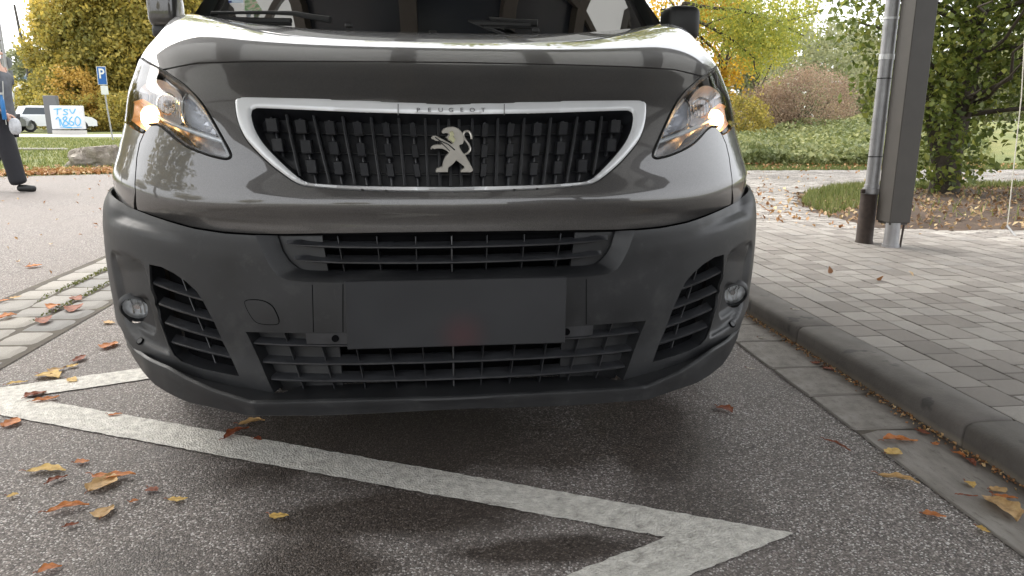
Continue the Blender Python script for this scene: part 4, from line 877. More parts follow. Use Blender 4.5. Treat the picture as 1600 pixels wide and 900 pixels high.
# ---- mirrors, windscreen, cabin, body
def Lc(px, py, Y): p = atY(px, py, Y)-np.array([XC, 1.7, 0]); ca, sa = cos(-VA), sin(-VA); return np.array([p[0]*ca-p[1]*sa, p[0]*sa+p[1]*ca, p[2]])
def rbox(name, c, d, mat, parent, ex=4.0, n=12, squash=None):
    V = []; Fc = []
    for j in range(n+1):
        for i in range(2*n):
            th_ = pi*j/n-pi/2; ph = pi*i/n; f = lambda v: math.copysign(abs(v)**(2/ex), v)
            V.append((c[0]+d[0]/2*f(cos(th_))*f(cos(ph)), c[1]+d[1]/2*f(cos(th_))*f(sin(ph)), c[2]+d[2]/2*f(sin(th_))))
    for j in range(n):
        for i in range(2*n): a = j*2*n+i; b_ = j*2*n+(i+1) % (2*n); Fc.append((a, b_, b_+2*n, a+2*n))
    if squash: V = [squash(v) for v in V]
    return mk(name, V, Fc, mat, parent, ang=60)
Ym = 2.95
for sd_, (x0, y0, x1, y1), dz in (('L', (230, -22, 283, 61), 0), ('R', (1040, 9, 1088, 66), 0)):
    a = Lc(x0, y0, Ym); c_ = Lc(x1, y1, Ym); mir = empty('door_mirror'); mir.parent = van; ctr = (a+c_)/2; wd_ = abs(c_[0]-a[0]); ht = abs(a[2]-c_[2])
    rbox('mirror_shell', ctr+[0, .02, ht*.10 if sd_ == 'L' else 0], (wd_, .15, ht*(.8 if sd_ == 'L' else 1.0)), P_ if sd_ == 'L' else M['rubber'], mir, 4.5)
    rbox('mirror_foot', ctr+[0, .03, -ht*.36], (wd_*.9, .14, ht*.30), M['plastic'], mir, 4)
    rbox('mirror_glass', ctr+[0, .09, .0], (wd_*.86, .02, ht*.85), M['chrome'], mir, 5)
    MB().tube([ctr+[0, .03, -ht*.4], [math.copysign(.84, ctr[0]), ctr[1]+.06, ctr[2]-ht*.42]], [.035, .045], 10).build('mirror_arm', M['plastic'], mir)
# windscreen: base line and roof line, curved in plan
def arcx(w_, y0, back, z0, rise, n=41, e=2.4): 
    x = np.linspace(-1, 1, n); return np.c_[x*w_, y0+back*np.abs(x)**e, z0+rise*np.abs(x)**e]
bonrear = PS.P(np.c_[np.linspace(1.18, 0, 30), np.full(30, PS.L-.001)], 0); bonr = np.vstack([bonrear, (bonrear*MIR)[::-1][1:]])
W0 = arcx(.80, .93, .40, 1.195, .075, len(bonr)); W1 = arcx(.66, 1.72, .14, 1.80, -.02, len(bonr))
sc_ = arcx(.815, .90, .40, 1.175, .075, len(bonr))
loft('scuttle', [bonr-[0, 0, .004], (bonr+sc_)/2-[0, 0, .012], sc_, W0], M['slat'], van, 'L', ang=50, flip=True)
t_ = lambda k: W0+(W1-W0)*k+np.array([0, -.05, .03])*sin(pi*k)
ws = loft('windscreen', [t_(k) for k in (0, .15, .3, .45, .6, .75, .9, 1)], M['window'], van, 'L', ang=60, flip=True)
# black ceramic border printed on the glass (inside face)
x_ = np.linspace(-1, 1, len(bonr)); kb = .11+.55*np.clip((np.abs(x_)-.90)/.10, 0, 1)**3; bord = np.array([W0[i]+(W1[i]-W0[i])*kb[i] for i in range(len(x_))])+[0, .004, -.002]
loft('windscreen_border', [W0+[0, .006, -.004], W0+(bord-W0)*.5+[0, 0, .002], bord], M['rubber'], ws, 'L', ang=60, flip=True)
for s_ in (-1, 1):
    b0 = np.array([s_*.80, 1.33, 1.27]); b1 = np.array([s_*.665, 1.86, 1.79]); o_ = np.array([s_*.075, .03, -.01])
    V = [b0+[-s_*.03, 0, -.01], b0+[s_*.02, -.03, .0], b0+o_, b0+o_+[0, .08, -.02], b1+[-s_*.02, 0, 0], b1+[s_*.02, -.02, .02], b1+o_*.9, b1+o_*.9+[0, .06, 0]]
    Fc = [(0, 1, 5, 4), (1, 2, 6, 5), (2, 3, 7, 6)]; mk('windscreen_pillar', V, Fc if s_ < 0 else [f[::-1] for f in Fc], P_, van, ang=50)
# wipers
def wiper(pts, blade):
    wp = empty('wiper'); wp.parent = van
    P = [Lc(x, y, Y) for x, y, Y in pts]; MB().tube(P, [.012, .010, .008, .006, .005][:len(P)], 8).build('wiper_arm', M['rubber'], wp)
    P = [Lc(x, y, Y) for x, y, Y in blade]; m_ = MB(); m_.tube(P, .009, 6); m_.tube([p-[0, 0, .012] for p in P], .005, 5); m_.build('wiper_blade', M['rubber'], wp)
wiper([(516, 31, 2.66), (490, 27, 2.68), (460, 21, 2.72), (420, 19.5, 2.76), (330, 20, 2.80)], [(328, 29, 2.80), (380, 31, 2.76), (455, 32.5, 2.70)])
wiper([(840, 36, 2.66), (800, 34, 2.68), (762, 29.5, 2.72), (720, 29, 2.74)], [(660, 33, 2.74), (760, 36, 2.68), (830, 38, 2.66)])
for px, py in ((545, 40), (837, 48), (676, 49.5)):
    c_ = Lc(px, py, 2.56); rbox('washer_jet', c_, (.026, .02, .016 if px != 676 else .008), M['rubber'], van, 3, 6)
# stickers inside the windscreen
def sticker(name, x0, y0, x1, y1, mat, Y=2.92, parent=ws):
    q = [Lc(x, y, Y+(13-y)*.004) for x, y in ((x0, y1), (x1, y1), (x1, y0), (x0, y0))]; return mk(name, q, [(0, 1, 2, 3)], mat, parent, smooth=False)
sticker('vignette_sticker', 357, -12, 380, 4.5, simple('pale_blue_sticker', (.55, .66, .75), .5)); sticker('sticker_edge', 357, 1, 362, 4.4, simple('dark_blue_sticker_edge', (.02, .05, .22), .5), Y=2.915)
b = NB('green_badge_print'); b.set(Base_Color=b.ramp(b.noise(60, 3), [(.4, (.18, .30, .14)), (.55, (.45, .52, .36)), (.62, (.6, .35, .3))]), Roughness=.6); sticker('green_badge', 382, -8, 438, 16.5, b.m)
b = NB('pale_paper_stripes'); b.set(Base_Color=b.mix(b.math('GREATER_THAN', b.noise(90, 0), .5), (.55, .57, .5), (.12, .14, .12)), Roughness=.7); sticker('paper_permit', 440, -8, 462, 12, b.m)
# cabin: dashboard, seats, wheel
cabin = empty('cabin'); cabin.parent = van
D0 = arcx(.74, 1.02, .35, 1.20, .03, 21); loft('dashboard', [D0-[0, 0, .05], D0, D0+[0, .30, .06], D0*[1, 0, 1]+[0, 1.45, .05], D0*[1, 0, 1]+[0, 1.5, -.4]], M['dash'], cabin, 'L', flip=True)
for x in (-.45, .12, .45):
    rbox('seat_back', (x, 2.30, 1.15), (.46 if x != .12 else .40, .16, .72), M['cloth'], cabin, 3.5); rbox('headrest', (x, 2.28, 1.60), (.26, .11, .18), M['cloth'], cabin, 3); rbox('seat_cushion', (x, 2.0, .78), (.46, .5, .18), M['cloth'], cabin, 4)
V = [np.array([.45+.18*cos(a), 1.55+.06*sin(a), 1.18+.17*sin(a)]) for a in np.linspace(0, 2*pi, 25)]; MB().tube(V, .014, 8, False).build('steering_wheel', M['rubber'], cabin)
MB().box((0, 2.75, 1.25), (1.5, .03, 1.0)).build('bulkhead', M['dash'], cabin)
for s_ in (-1, 1): MB().box((s_*.80, 2.55, 1.02), (.06, 1.9, .34)).build('door_lining', M['dash'], cabin)
# sides, roof and rear, in the outline of a medium panel van
def wside(z): return np.interp(z, [.18, .35, .6, .9, 1.15, 1.3, 1.55, 1.75, 1.84, 1.88], [.93, .955, .958, .945, .925, .895, .835, .775, .70, .62])
WA = [(.92+.375*cos(a), .34+.375*sin(a)) for a in np.linspace(pi, 0, 15)]; WB = [(4.10+.375*cos(a), .34+.375*sin(a)) for a in np.linspace(pi, 0, 15)]
out_ = [(.60, .74), (.66, .60)]+[p for p in WA if p[1] > .36 and p[0] > .66]+[(1.30, .24), (3.72, .24)]+WB+[(4.50, .30), (4.86, .34), (4.90, .8), (4.88, 1.3), (4.80, 1.78), (4.70, 1.86), (2.0, 1.88), (1.86, 1.80), (1.45, 1.40), (1.20, 1.22), (1.0, 1.20), (.78, 1.10)]
win1 = [(1.62, 1.36), (1.95, 1.70), (2.62, 1.72), (2.62, 1.24), (1.50, 1.24)]
for s_ in (-1, 1):
    V, T = cdt(dens(out_, .12), [dens(win1, .1)], .12); W_ = np.array([(s_*wside(z), y, z) for y, z in V]); Fc = []
    for t in T:
        n_ = np.cross(W_[t[1]]-W_[t[0]], W_[t[2]]-W_[t[0]]); Fc.append(tuple(t) if n_[0]*s_ > 0 else tuple(t[::-1]))
    mk('body_side', W_, Fc, P_, van, ang=60)
    V, T = cdt(dens(win1, .1), [], .2); W_ = np.array([(s_*(wside(z)-.006), y, z) for y, z in V]); mk('side_window', W_, [tuple(t) if s_ > 0 else tuple(t[::-1]) for t in T], M['window'], van, ang=60)
    for y in (1.42, 2.72, 3.85): MB().tube([(s_*(wside(z)+.0005), y, z) for z in np.linspace(.26, 1.8, 16) if (y, z) if not (y < 1.5 and z > 1.3)], .0028, 5).build('door_gap', M['blackin'], van)
    MB().box((s_*.962, 2.45, 1.02), (.03, .20, .035), bev=.012).build('door_handle', K_, van)
    MB().box((s_*.962, 2.6, .50), (.014, 2.3, .12), bev=.006).build('side_rubbing_strip', K_, van)
    for y in (.92, 4.10):
        wh = empty('wheel'); wh.parent = van
        for nm, prof, mt in (('tyre', [(.21, -.11), (.30, -.115), (.33, -.09), (.34, -.05), (.34, .05), (.33, .09), (.30, .115), (.21, .11)], M['tyre']), ('rim', [(.21, .10), (.195, .07), (.17, .03), (.07, .06), (.001, .065)], M['rim'])):
            n = 36; V = []; Fc = []
            for r_, d_ in prof:
                for k in range(n): V.append((s_*(.83+d_*(1 if nm == 'rim' else 1)), y+r_*cos(2*pi*k/n), .34+r_*sin(2*pi*k/n)))
            for j in range(len(prof)-1):
                for k in range(n): Fc.append((j*n+k, j*n+(k+1) % n, (j+1)*n+(k+1) % n, (j+1)*n+k))
            mk(nm, V, Fc if s_ > 0 else [f[::-1] for f in Fc], mt, wh)
ys_ = np.array([1.86, 2.0, 2.6, 3.6, 4.7, 4.80]); R_ = []
for y, z, w_ in zip(ys_, (1.80, 1.86, 1.90, 1.90, 1.87, 1.80), (.66, .68, .70, .70, .69, .70)): x = np.linspace(-1, 1, 15); R_.append(np.c_[x*w_, np.full(15, y), z-.05*np.abs(x)**3+0*x])
loft('roof', R_, P_, van, 'L', ang=60, flip=True)
mk('rear_doors', [(-.9, 4.88, .3), (.9, 4.88, .3), (.9, 4.88, 1.3), (.70, 4.80, 1.80), (-.70, 4.80, 1.80), (-.9, 4.88, 1.3)], [(0, 1, 2, 3, 4, 5)], P_, van, smooth=False)
MB().box((0, 4.90, .40), (1.8, .10, .22), bev=.03).build('rear_bumper', K_, van)
MB().box((0, 2.8, .26), (1.7, 4.0, .04)).build('floor_pan', M['blackin'], van)
# ================================================================== CANOPY, POST, PIPE
canopy = empty('bus_canopy', (3.12, 4.72, .081)); OFF = Vector(canopy.location)
tag(canopy, 'grey-brown steel canopy post with its roof overhead, standing right of the downpipe', 'canopy')
def rel(mb): mb.V = [tuple(Vector(v)-OFF) for v in mb.V]; return mb
rel(MB().box((3.135, 4.74, 1.66), (.150, .165, 2.82), bev=.004)).build('post_cladding', M['postpaint'], canopy)
rel(MB().box((3.135, 4.74, .245), (.125, .14, .02))).build('post_plate', M['postpaint'], canopy)
rel(MB().tube([(3.115, 4.70, .07), (3.115, 4.70, .25)], [.050, .046], 20)).build('post_foot', M['steel'], canopy)
rel(MB().tube([(3.115, 4.70, .079), (3.115, 4.70, .10)], [.056, .055], 20)).build('foot_collar', M['steel'], canopy)
rel(MB().tube([(3.185, 4.70, .07), (3.195, 4.70, .25)], .007, 8)).build('earth_rod', M['rust'], canopy)
b = NB('canopy_soffit'); b.set(Base_Color=b.ramp(b.noise(2, 3), [(.3, (.34, .325, .30)), (.7, (.42, .40, .37))]), Roughness=.6); M['soffit'] = b.m
b = NB('dark_canopy_panel'); b.set(Base_Color=(.03, .036, .046), Roughness=.25); M['dpanel'] = b.m
# roof frame and panels
X0, X1, Y0_, Y1_ = -3.1, 4.3, -2.3, 5.1
for x in (X0, X0+1.5, X0+2.9, X0+3.9, 1.9, 3.135, X1): rel(MB().box((x, (Y0_+Y1_)/2, 3.16), (.17, Y1_-Y0_+.1, .18))).build('roof_beam', M['postpaint'], canopy)
b = NB('milky_roof_glass'); t = b.n('ShaderNodeBsdfTranslucent'); t.inputs[0].default_value = (.46, .46, .45, 1); g_ = b.n('ShaderNodeBsdfDiffuse'); g_.inputs[0].default_value = (.30, .29, .27, 1); a_ = b.n('ShaderNodeMixShader'); a_.inputs[0].default_value = .25; b.l(t.outputs[0], a_.inputs[1]); b.l(g_.outputs[0], a_.inputs[2]); b.l(a_.outputs[0], b.out.inputs[0]); M['milky'] = b.m
xe = [X0, X0+1.5, X0+2.9, X0+3.9, 1.9, 3.135, X1]; ye = np.arange(Y0_, Y1_+.1, (Y1_-Y0_)/5)
for y in ye: rel(MB().box(((X0+X1)/2, y, 3.14), (X1-X0, .10, .13))).build('cross_beam', M['postpaint'], canopy)
for j in range(5):
    for i in range(6):
        dk = (i in (1, 2, 3, 4) and j == 3) or (i in (2, 3) and j == 2) or (i in (1, 4) and j == 1)
        rel(MB().box(((xe[i]+xe[i+1])/2, (ye[j]+ye[j+1])/2, 3.245), (xe[i+1]-xe[i]-.01, ye[j+1]-ye[j]-.01, .02))).build('roof_panel', M['dpanel'] if dk else M['milky'], canopy)
rel(MB().box((3.135, -2.0, 1.6), (.15, .165, 3.0), bev=.004)).build('rear_post', M['postpaint'], canopy)

# unseen building added behind the camera, kerb side, to darken that side
bld = empty('added_shade_building', (7.2, -8.5, .08)); tag(bld, 'unseen dark flat-roofed building added behind the camera to darken the kerb side', 'building')
MB().box((0, 0, 1.6), (6.6, 6.0, 3.2)).build('wall', simple('dark_brown_cladding', (.07, .058, .048), .7), bld)
for k_ in range(4): MB().box((-2.4+1.6*k_, 3.02, 1.7), (1.2, .06, 1.5), bev=.01).build('window', M['dpanel'], bld); MB().box((-3.32, -2.0+1.4*k_, 1.7), (.06, 1.0, 1.5), bev=.01).build('window', M['dpanel'], bld)
MB().box((0, 0, 3.28), (7.0, 6.4, .16)).build('roof', M['steel'], bld)
pipe = empty('downpipe', (3.03, 4.88, .081)); tag(pipe, 'galvanised rainwater downpipe with a rusty cast-iron foot, standing left of the canopy post', 'downpipe')
px_, py_ = 0, 0
MB().tube([(0, 0, -.01), (0, 0, .02), (0, 0, .34), (0, 0, .345)], [.064, .056, .056, .060], 20).build('cast_iron_foot', M['rust'], pipe)
MB().tube([(.012, 0, .34), (.012, 0, 3.05)], .045, 20).build('pipe', M['steel'], pipe)
for z, r_, hh, mt in ((.35, .058, .035, 'steel'), (.39, .050, .02, 'steel'), (.60, .0475, .006, 'rubber'), (.72, .047, .008, 'steel'), (.84, .048, .02, 'steel'), (1.12, .047, .006, 'rubber'), (1.245, .049, .035, 'satin'), (1.44, .0475, .022, 'steel'), (1.50, .049, .014, 'satin'), (1.63, .047, .005, 'rubber')):
    MB().tube([(.012, 0, z), (.012, 0, z+hh)], r_, 20).build('pipe_clamp' if mt == 'satin' else 'pipe_joint', M[mt], pipe)
MB().box((-.062, -.02, .365), (.03, .02, .03), bev=.004).build('clamp_bolt', M['rust'], pipe)
# guy cord with its ground hook at the right edge
gy = empty('guy_cord', (4.62, 5.35, .10)); tag(gy, 'thin pale cord running down to a bent metal hook near the right photo edge', 'cord')
c0_ = atY(1596, 150, 5.6); c1_ = atY(1574, 353, 5.35); MB().tube([Vector(atY(1601, 60, 5.7))-gy.location, Vector(c0_)-gy.location, Vector(c1_)-gy.location], .0045, 6).build('cord', simple('pale_cord', (.5, .47, .4), .8), gy)
c2_ = atY(1592, 376, 5.0); MB().tube([Vector(c1_)-gy.location, Vector(c2_)-gy.location], .008, 6).build('hook', M['steel'], gy)
ft = empty('sign_foot', (4.12, 4.62, .081)); tag(ft, 'small dark metal foot standing on the paving at the right edge of the photo', 'metal foot'); MB().box((0.06, 0, .05), (.16, .12, .10), bev=.01).build('block', M['postpaint'], ft); MB().tube([(.06, 0, .1), (.08, 0, 1.1)], .015, 8).build('stem', M['steel'], ft)

# ================================================================== VEGETATION
b = NB('tree_bark'); c = b.ramp(b.noise(14, 7, .7), [(.3, (.030, .024, .018)), (.6, (.065, .052, .040)), (.8, (.10, .085, .065))]); b.set(Base_Color=c, Roughness=.95, Normal=b.bump(b.noise(40, 6), .8, .01)); M['bark'] = b.m
M['fol_beech'] = foliage('broad_green_leaves', [(0, (.055, .078, .018)), (.35, (.105, .140, .03)), (.65, (.18, .215, .045)), (.88, (.32, .32, .07)), (1, (.50, .46, .15))], 1.4, .35, .45, .38)
M['fol_olive'] = foliage('olive_yellow_leaves', [(0, (.15, .155, .045)), (.3, (.28, .255, .065)), (.55, (.44, .36, .085)), (.8, (.62, .46, .10)), (1, (.75, .52, .13))], .22, .5, .45)
M['fol_yellow'] = foliage('golden_leaves', [(0, (.34, .22, .03)), (.5, (.66, .42, .04)), (1, (.85, .60, .08))], .5, .4, .5)
M['fol_lime'] = foliage('yellow_green_leaves', [(0, (.17, .21, .045)), (.45, (.33, .36, .07)), (.75, (.56, .50, .08)), (1, (.78, .52, .08))], .8, .5, .5)
M['fol_pale'] = foliage('pale_distant_leaves', [(0, (.17, .19, .10)), (.5, (.27, .28, .15)), (1, (.42, .40, .20))], .2, .5, .45)
M['fol_purple'] = foliage('faded_reddish_leaves', [(0, (.17, .115, .085)), (.45, (.33, .235, .165)), (.75, (.46, .335, .23)), (1, (.54, .46, .25))], .7, .5, .4)
M['fol_ivy'] = foliage('ground_ivy_leaves', [(0, (.07, .10, .035)), (.5, (.20, .225, .085)), (1, (.46, .45, .20))], .9, .5, .35)
def shell(cx, cy, cz, rx, ry, rz, n, seed, inner=.45, clump=14, cs=.35):
    r = np.random.RandomState(seed); k = max(4, n//clump); d = r.normal(size=(k, 3)); d /= np.linalg.norm(d, axis=1, keepdims=True); rad = (inner+(1-inner)*r.rand(k)**.5)[:, None]
    cc = d*rad; P = cc[r.randint(0, k, n)]*np.array([rx, ry, rz])+np.array([cx, cy, cz])+r.normal(size=(n, 3))*cs*min(rx, rz)*.3; return P
def limb(mb, a, b_, r0, r1, seed, wob=.06, n=6):
    r = random.Random(seed); a = Vector(a); b_ = Vector(b_); L = (b_-a).length; P = [a.lerp(b_, t/(n-1))+(Vector((r.uniform(-1, 1), r.uniform(-1, 1), r.uniform(-.4, .6)))*L*wob if 0 < t < n-1 else Vector()) for t in range(n)]
    mb.tube(P, [r0+(r1-r0)*t/(n-1) for t in range(n)], 8); return P
def tree(name, label, cat, base, h, crowns, mat, leaf, nleaf, trunk=.2, seed=1, group=None, asp=1.6, hang=0., multi=1, fork=.35):
    t = empty(name, base); tag(t, label, cat, group); m_ = MB(); r = random.Random(seed)
    for q in range(multi):
        o_ = Vector((r.uniform(-.2, .2)*q, r.uniform(-.2, .2)*q, 0)); top = Vector((r.uniform(-.3, .3), r.uniform(-.3, .3), h*fork))+o_*2; limb(m_, o_+Vector((0, 0, -.1)), top, trunk, trunk*.6, seed+q, .02)
        for j, (cx, cy, cz, rx, ry, rz) in enumerate(crowns):
            e = Vector((cx+r.uniform(-.3, .3)*rx, cy+r.uniform(-.3, .3)*ry, cz+rz*.3)); P = limb(m_, top*.9, e, trunk*.5, trunk*.10, seed+j*7+q, .05)
            for k in range(4):
                a = P[r.randint(1, 4)]; d = Vector((r.gauss(0, 1)*rx, r.gauss(0, 1)*ry, r.gauss(.3, .8)*rz))*.55; limb(m_, a, a+d, trunk*.2, trunk*.04, seed+j*31+k, .07, 5)
    m_.build('trunk', M['bark'], t)
    tot = sum(c[3]*c[5] for c in crowns); P = np.vstack([shell(*c, max(60, int(nleaf*c[3]*c[5]/tot)), seed*13+i) for i, c in enumerate(crowns)]); P = P[P[:, 2] > .05]
    leafmesh('crown', P, leaf, mat, t, up=.5, fold=.12, asp=asp, seed=seed, hang=hang); return t
# left row of autumn trees behind the verge
Lw = [(-24.2, 55, 8.5, 'tall olive yellow tree with a feathery top, leftmost of the row behind the graffiti box'), (-22.0, 53, 11.5, 'tall olive yellow tree behind the graffiti box in the row left of the van'), (-20.2, 54, 12.5, 'yellowing tree behind the parking sign in the row left of the van'), (-17.5, 56, 12, 'yellowing tree of the row seen right next to the left side of the van')]
for i, (x, y, h, lab) in enumerate(Lw):
    cr = [(0, 0, h*.30, 2.6, 2.2, h*.26), (rnd.uniform(-1, 1), .3, h*.60, 2.9, 2.4, h*.26), (rnd.uniform(-.8, .8), 0, h*.85, 2.1, 2.0, h*.2), (1.6, -.5, h*.38, 2.0, 1.8, h*.2), (-1.5, -.6, h*.22, 1.9, 1.7, h*.2)]
    tree('autumn_tree', lab, 'tree', (x, y, 0), h, cr, M['fol_olive'], .26, 26000, .22, 40+i, 'autumn trees behind the left verge')
for i, (x, y, h) in enumerate(((-27.2, 66, 10), (-24.3, 64, 15), (-20.5, 65, 16), (-15, 64, 15))):
    tree('autumn_tree', ('lowest', 'tall', 'tallest', 'broad')[i]+' olive tree of the second row standing deep behind the left verge trees', 'tree', (x, y, 0), h, [(0, 0, h*.35, 3.6, 2.4, h*.32), (.5, 0, h*.72, 3.2, 2.4, h*.28), (-1.5, 0, h*.2, 3, 2, h*.2)], M['fol_olive'], .34, 11000, .25, 140+i, 'autumn trees behind the left verge')
tree('orange_shrub', 'orange yellow shrub low in front of the olive trees between graffiti box and parking sign', 'shrub', (-22.3, 50.3, 0), 3.8, [(0, 0, 2.3, 1.6, 1.2, 1.7), (.8, 0, 1.2, 1.5, 1.2, 1.1)], foliage('orange_leaves', [(0, (.38, .22, .04)), (1, (.62, .42, .10))], .5), .19, 3200, .08, 60)
for i, (x, y, rx, lab) in enumerate(((-23.3, 50.0, 1.5, 'low olive hedge bush right behind the graffiti box'), (-20.7, 49.6, 2.2, 'low olive bush around the foot of the parking sign'), (-18.3, 49, 2.2, 'low olive bush next to the left flank of the van'))):
    tree('hedge_bush', lab, 'bush', (x, y, 0), 2, [(0, 0, 1.1, rx, 1.2, 1.3)], M['fol_olive'], .18, 3000, .05, 70+i)
tree('distant_tree', 'pale green distant tree beside the far office block', 'tree', (-47.2, 95, 0), 9, [(.3, 0, 5.4, 2.6, 3, 3.4), (0, 0, 2.6, 3, 3, 2.2)], M['fol_pale'], .42, 5200, .3, 80)
tree('distant_bush', 'yellow green bush far away behind the parked cars', 'bush', (-43.5, 82, 0), 4, [(0, 0, 2.2, 4.6, 2.4, 2.3), (4.5, 0, 1.7, 3.2, 2, 1.8), (-4, 0, 1.4, 3.2, 2, 1.6)], M['fol_olive'], .33, 5200, .1, 81)
# woodland in the distance, one soft mass
Pw = []; r = np.random.RandomState(5)
for k in range(60):
    x = -22+k*2.0+r.rand(); y = 78+r.rand()*22; h = 9+r.rand()*6; 
    if 24 < x < 36: h *= .78
    Pw.append(shell(x, y, h*.45, 3.4, 3, h*.52, 1500, 500+k))
Pw = np.vstack(Pw); Pw = Pw[Pw[:, 2] > 0]; tag(leafmesh('woodland', Pw, .55, M['fol_pale'], None, up=.4, fold=.1, kind='stuff', seed=9), 'pale hazy woodland behind the park, seen between the bushes', 'woodland')
# right: golden tree, lime tree with bare limbs, reddish shrub
tree('golden_tree', 'bright golden yellow tree just right of the van mirror', 'tree', (10.6, 27, 0), 8, [(0, 0, 3.6, 1.15, 1.2, 2.2), (-.5, 0, 6.2, 1.7, 1.6, 1.8), (-1.0, 0, 2.0, 1.2, 1, 1.2), (-2.6, .4, 5, 2, 1.5, 2.6)], M['fol_yellow'], .15, 12000, .14, 90)
lt = empty('honey_locust', (5.3, 17.5, .0)); tag(lt, 'lime yellow feathery tree with long dark drooping limbs above the right mirror of the van', 'tree')
m_ = MB(); limb(m_, (0, 0, -.1), (.1, .0, 3.4), .17, .13, 5, .01)
LB = [[(1060, 12), (1090, 33), (1120, 48), (1150, 66), (1172, 85), (1186, 98)], [(1070, 5), (1110, 13), (1160, 16), (1190, 27), (1208, 33), (1232, 44), (1256, 56)], [(1205, 33), (1235, 32), (1262, 24), (1290, 14)], [(1178, 95), (1179, 108), (1186, 122)], [(1172, 20), (1178, 42), (1182, 60), (1200, 66), (1225, 60)], [(1075, -30), (1120, -35), (1190, -25), (1260, -40)], [(1100, 40), (1130, 28), (1160, 20)], [(1180, 60), (1197, 75), (1216, 77), (1236, 66)]]
bp_ = []
for li, pl in enumerate(LB):
    Yb = 16.2+.5*(li % 3); P = [Vector(atY(x, y, Yb+.1*k))-lt.location for k, (x, y) in enumerate(pl)]; r0 = .045 if li < 2 else .02; m_.tube(smooth_pl([tuple(p) for p in P], it=2), list(np.linspace(r0, r0*.25, len(smooth_pl([tuple(p) for p in P], it=2)))), 7)
    for k in range(len(P)-1): bp_ += [P[k].lerp(P[k+1], t) for t in (0, .25, .5, .75)]
limb(m_, (.08, 0, 2.1), Vector(atY(1060, 12, 16.2))-lt.location, .11, .05, 7); limb(m_, (.1, 0, 2.6), Vector(atY(1070, 5, 16.7))-lt.location, .11, .05, 8)
m_.build('trunk', M['bark'], lt); bp_ = np.array([tuple(p) for p in bp_]); r = np.random.RandomState(77)
Q = bp_[r.randint(0, len(bp_), 9000)]+r.normal(size=(9000, 3))*[.33, .5, .26]; Q[:, 2] -= np.abs(r.normal(0, .12, 9000))
k1 = r.randint(0, 150, 9000); off = r.normal(size=(150, 3))*[.5, .6, .33]; Q = Q*.55+(bp_[r.randint(0, len(bp_), 150)]+off)[k1]*.45
Q2 = np.vstack([shell(-3.1, 0, 4.6, 3.0, 2.5, 1.4, 6000, 3), shell(1.3, .5, 5.3, 2.6, 2.2, .9, 4500, 4)])
leafmesh('upper_crown', np.vstack([shell(-3.3, .5, 7.6, 5.5, 3, 2.2, 9000, 61, .2, 30), shell(-9.8, 2.5, 7.2, 3.6, 3, 2.4, 5000, 62, .2, 30), shell(-4.3, .5, 5.2, 5.0, 2.6, 1.0, 5500, 63, .2, 30)]), .22, M['fol_lime'], lt, up=.5, fold=.1, seed=64)
leafmesh('crown', np.vstack([Q, Q2]), .075, M['fol_lime'], lt, up=.5, fold=.1, asp=2.2, seed=8, hang=.6)
tree('yellow_tree', 'small yellow and green tree behind the reddish shrub, left of the green tree', 'tree', (14.6, 33, 0), 6, [(0, 0, 4.3, 1.7, 1.3, 1.2), (-1.6, 0, 5.4, 1.6, 1.2, 1.3), (1.5, 0, 6, 1.3, 1, 1.0)], M['fol_lime'], .15, 5200, .08, 92)
tree('grey_green_shrub', 'grey green shrub behind the right end of the reddish shrub', 'shrub', (18.7, 36, 0), 5, [(0, 0, 3.0, 2.4, 2, 2.7)], M['fol_pale'], .2, 4200, .1, 93)
tree('small_green_bush', 'small yellow green bush between the van and the reddish shrub', 'bush', (10.3, 24.5, 0), 2, [(0, 0, .85, 1.0, .9, .95)], M['fol_olive'], .10, 3600, .04, 94)
sh = empty('reddish_shrub', (13.3, 26.8, .05)); tag(sh, 'broad rounded shrub with faded reddish leaves and many twigs beyond the ivy bank', 'shrub'); m_ = MB(); r = random.Random(4)
for k in range(150):
    a = r.uniform(0, 2*pi); e = r.uniform(.25, 1.35); L = r.uniform(1.3, 2.3); d = Vector((cos(a)*cos(e)*1.15, sin(a)*cos(e), sin(e)))*L; limb(m_, (r.uniform(-.7, .7), r.uniform(-.5, .5), 0), d, .016, .004, k, .04, 4)
m_.build('twigs', M['bark'], sh); P = np.vstack([shell(.45, 0, 1.3, 1.85, 1.6, 1.40, 16000, 21, .6), shell(-1.15, -.1, 1.0, 1.2, 1.2, 1.1, 7000, 22, .6)]); P = P[P[:, 2] > .1]
o = leafmesh('crown', P, .075, M['fol_purple'], sh, up=.3, fold=.1, asp=1.8, seed=10)
# ivy bank between path and shrubs
def hill(x, y): return .10+.55*sst(y, 13.2, 20)*(0.6+.4*np.sin(x*.5))+.3*sst(y, 18, 30)
gx = np.linspace(4, 46, 60); gy = np.linspace(12.9, 34, 30); V = [(x, y, hill(x, y)-.04) for y in gy for x in gx]; Fc = [(j*60+i, j*60+i+1, (j+1)*60+i+1, (j+1)*60+i) for j in range(29) for i in range(59)]; mk('planted_bank', V, Fc, M['meadow'])['kind'] = 'structure'
r = np.random.RandomState(51); P = np.c_[5+24*r.rand(46000)**1.2, 13.4+13*r.rand(46000)**1.5]; P = P[P[:, 0] < 5.2+.75*(P[:, 1]-6)]; z = hill(P[:, 0], P[:, 1])+.05+.16*r.rand(len(P))*(1+.8*np.sin(P[:, 0]*2.3)*np.sin(P[:, 1]*1.9)); tag(leafmesh('ground_cover', np.c_[P, z], .10, M['fol_ivy'], None, up=1.2, fold=.1, asp=1.15, kind='stuff', seed=52), 'low ivy like ground cover on the bank beyond the paved path', 'ground cover')
p = scatter([(3.4, 12.2), (26, 12.5), (26, 13.6), (12, 13.9), (4, 14.5)], 15000, 53); tag(blades('grass', p, .06, .06, M['grass'], 54, width=.012), 'strip of short grass between the paved path and the ivy bank', 'grass')
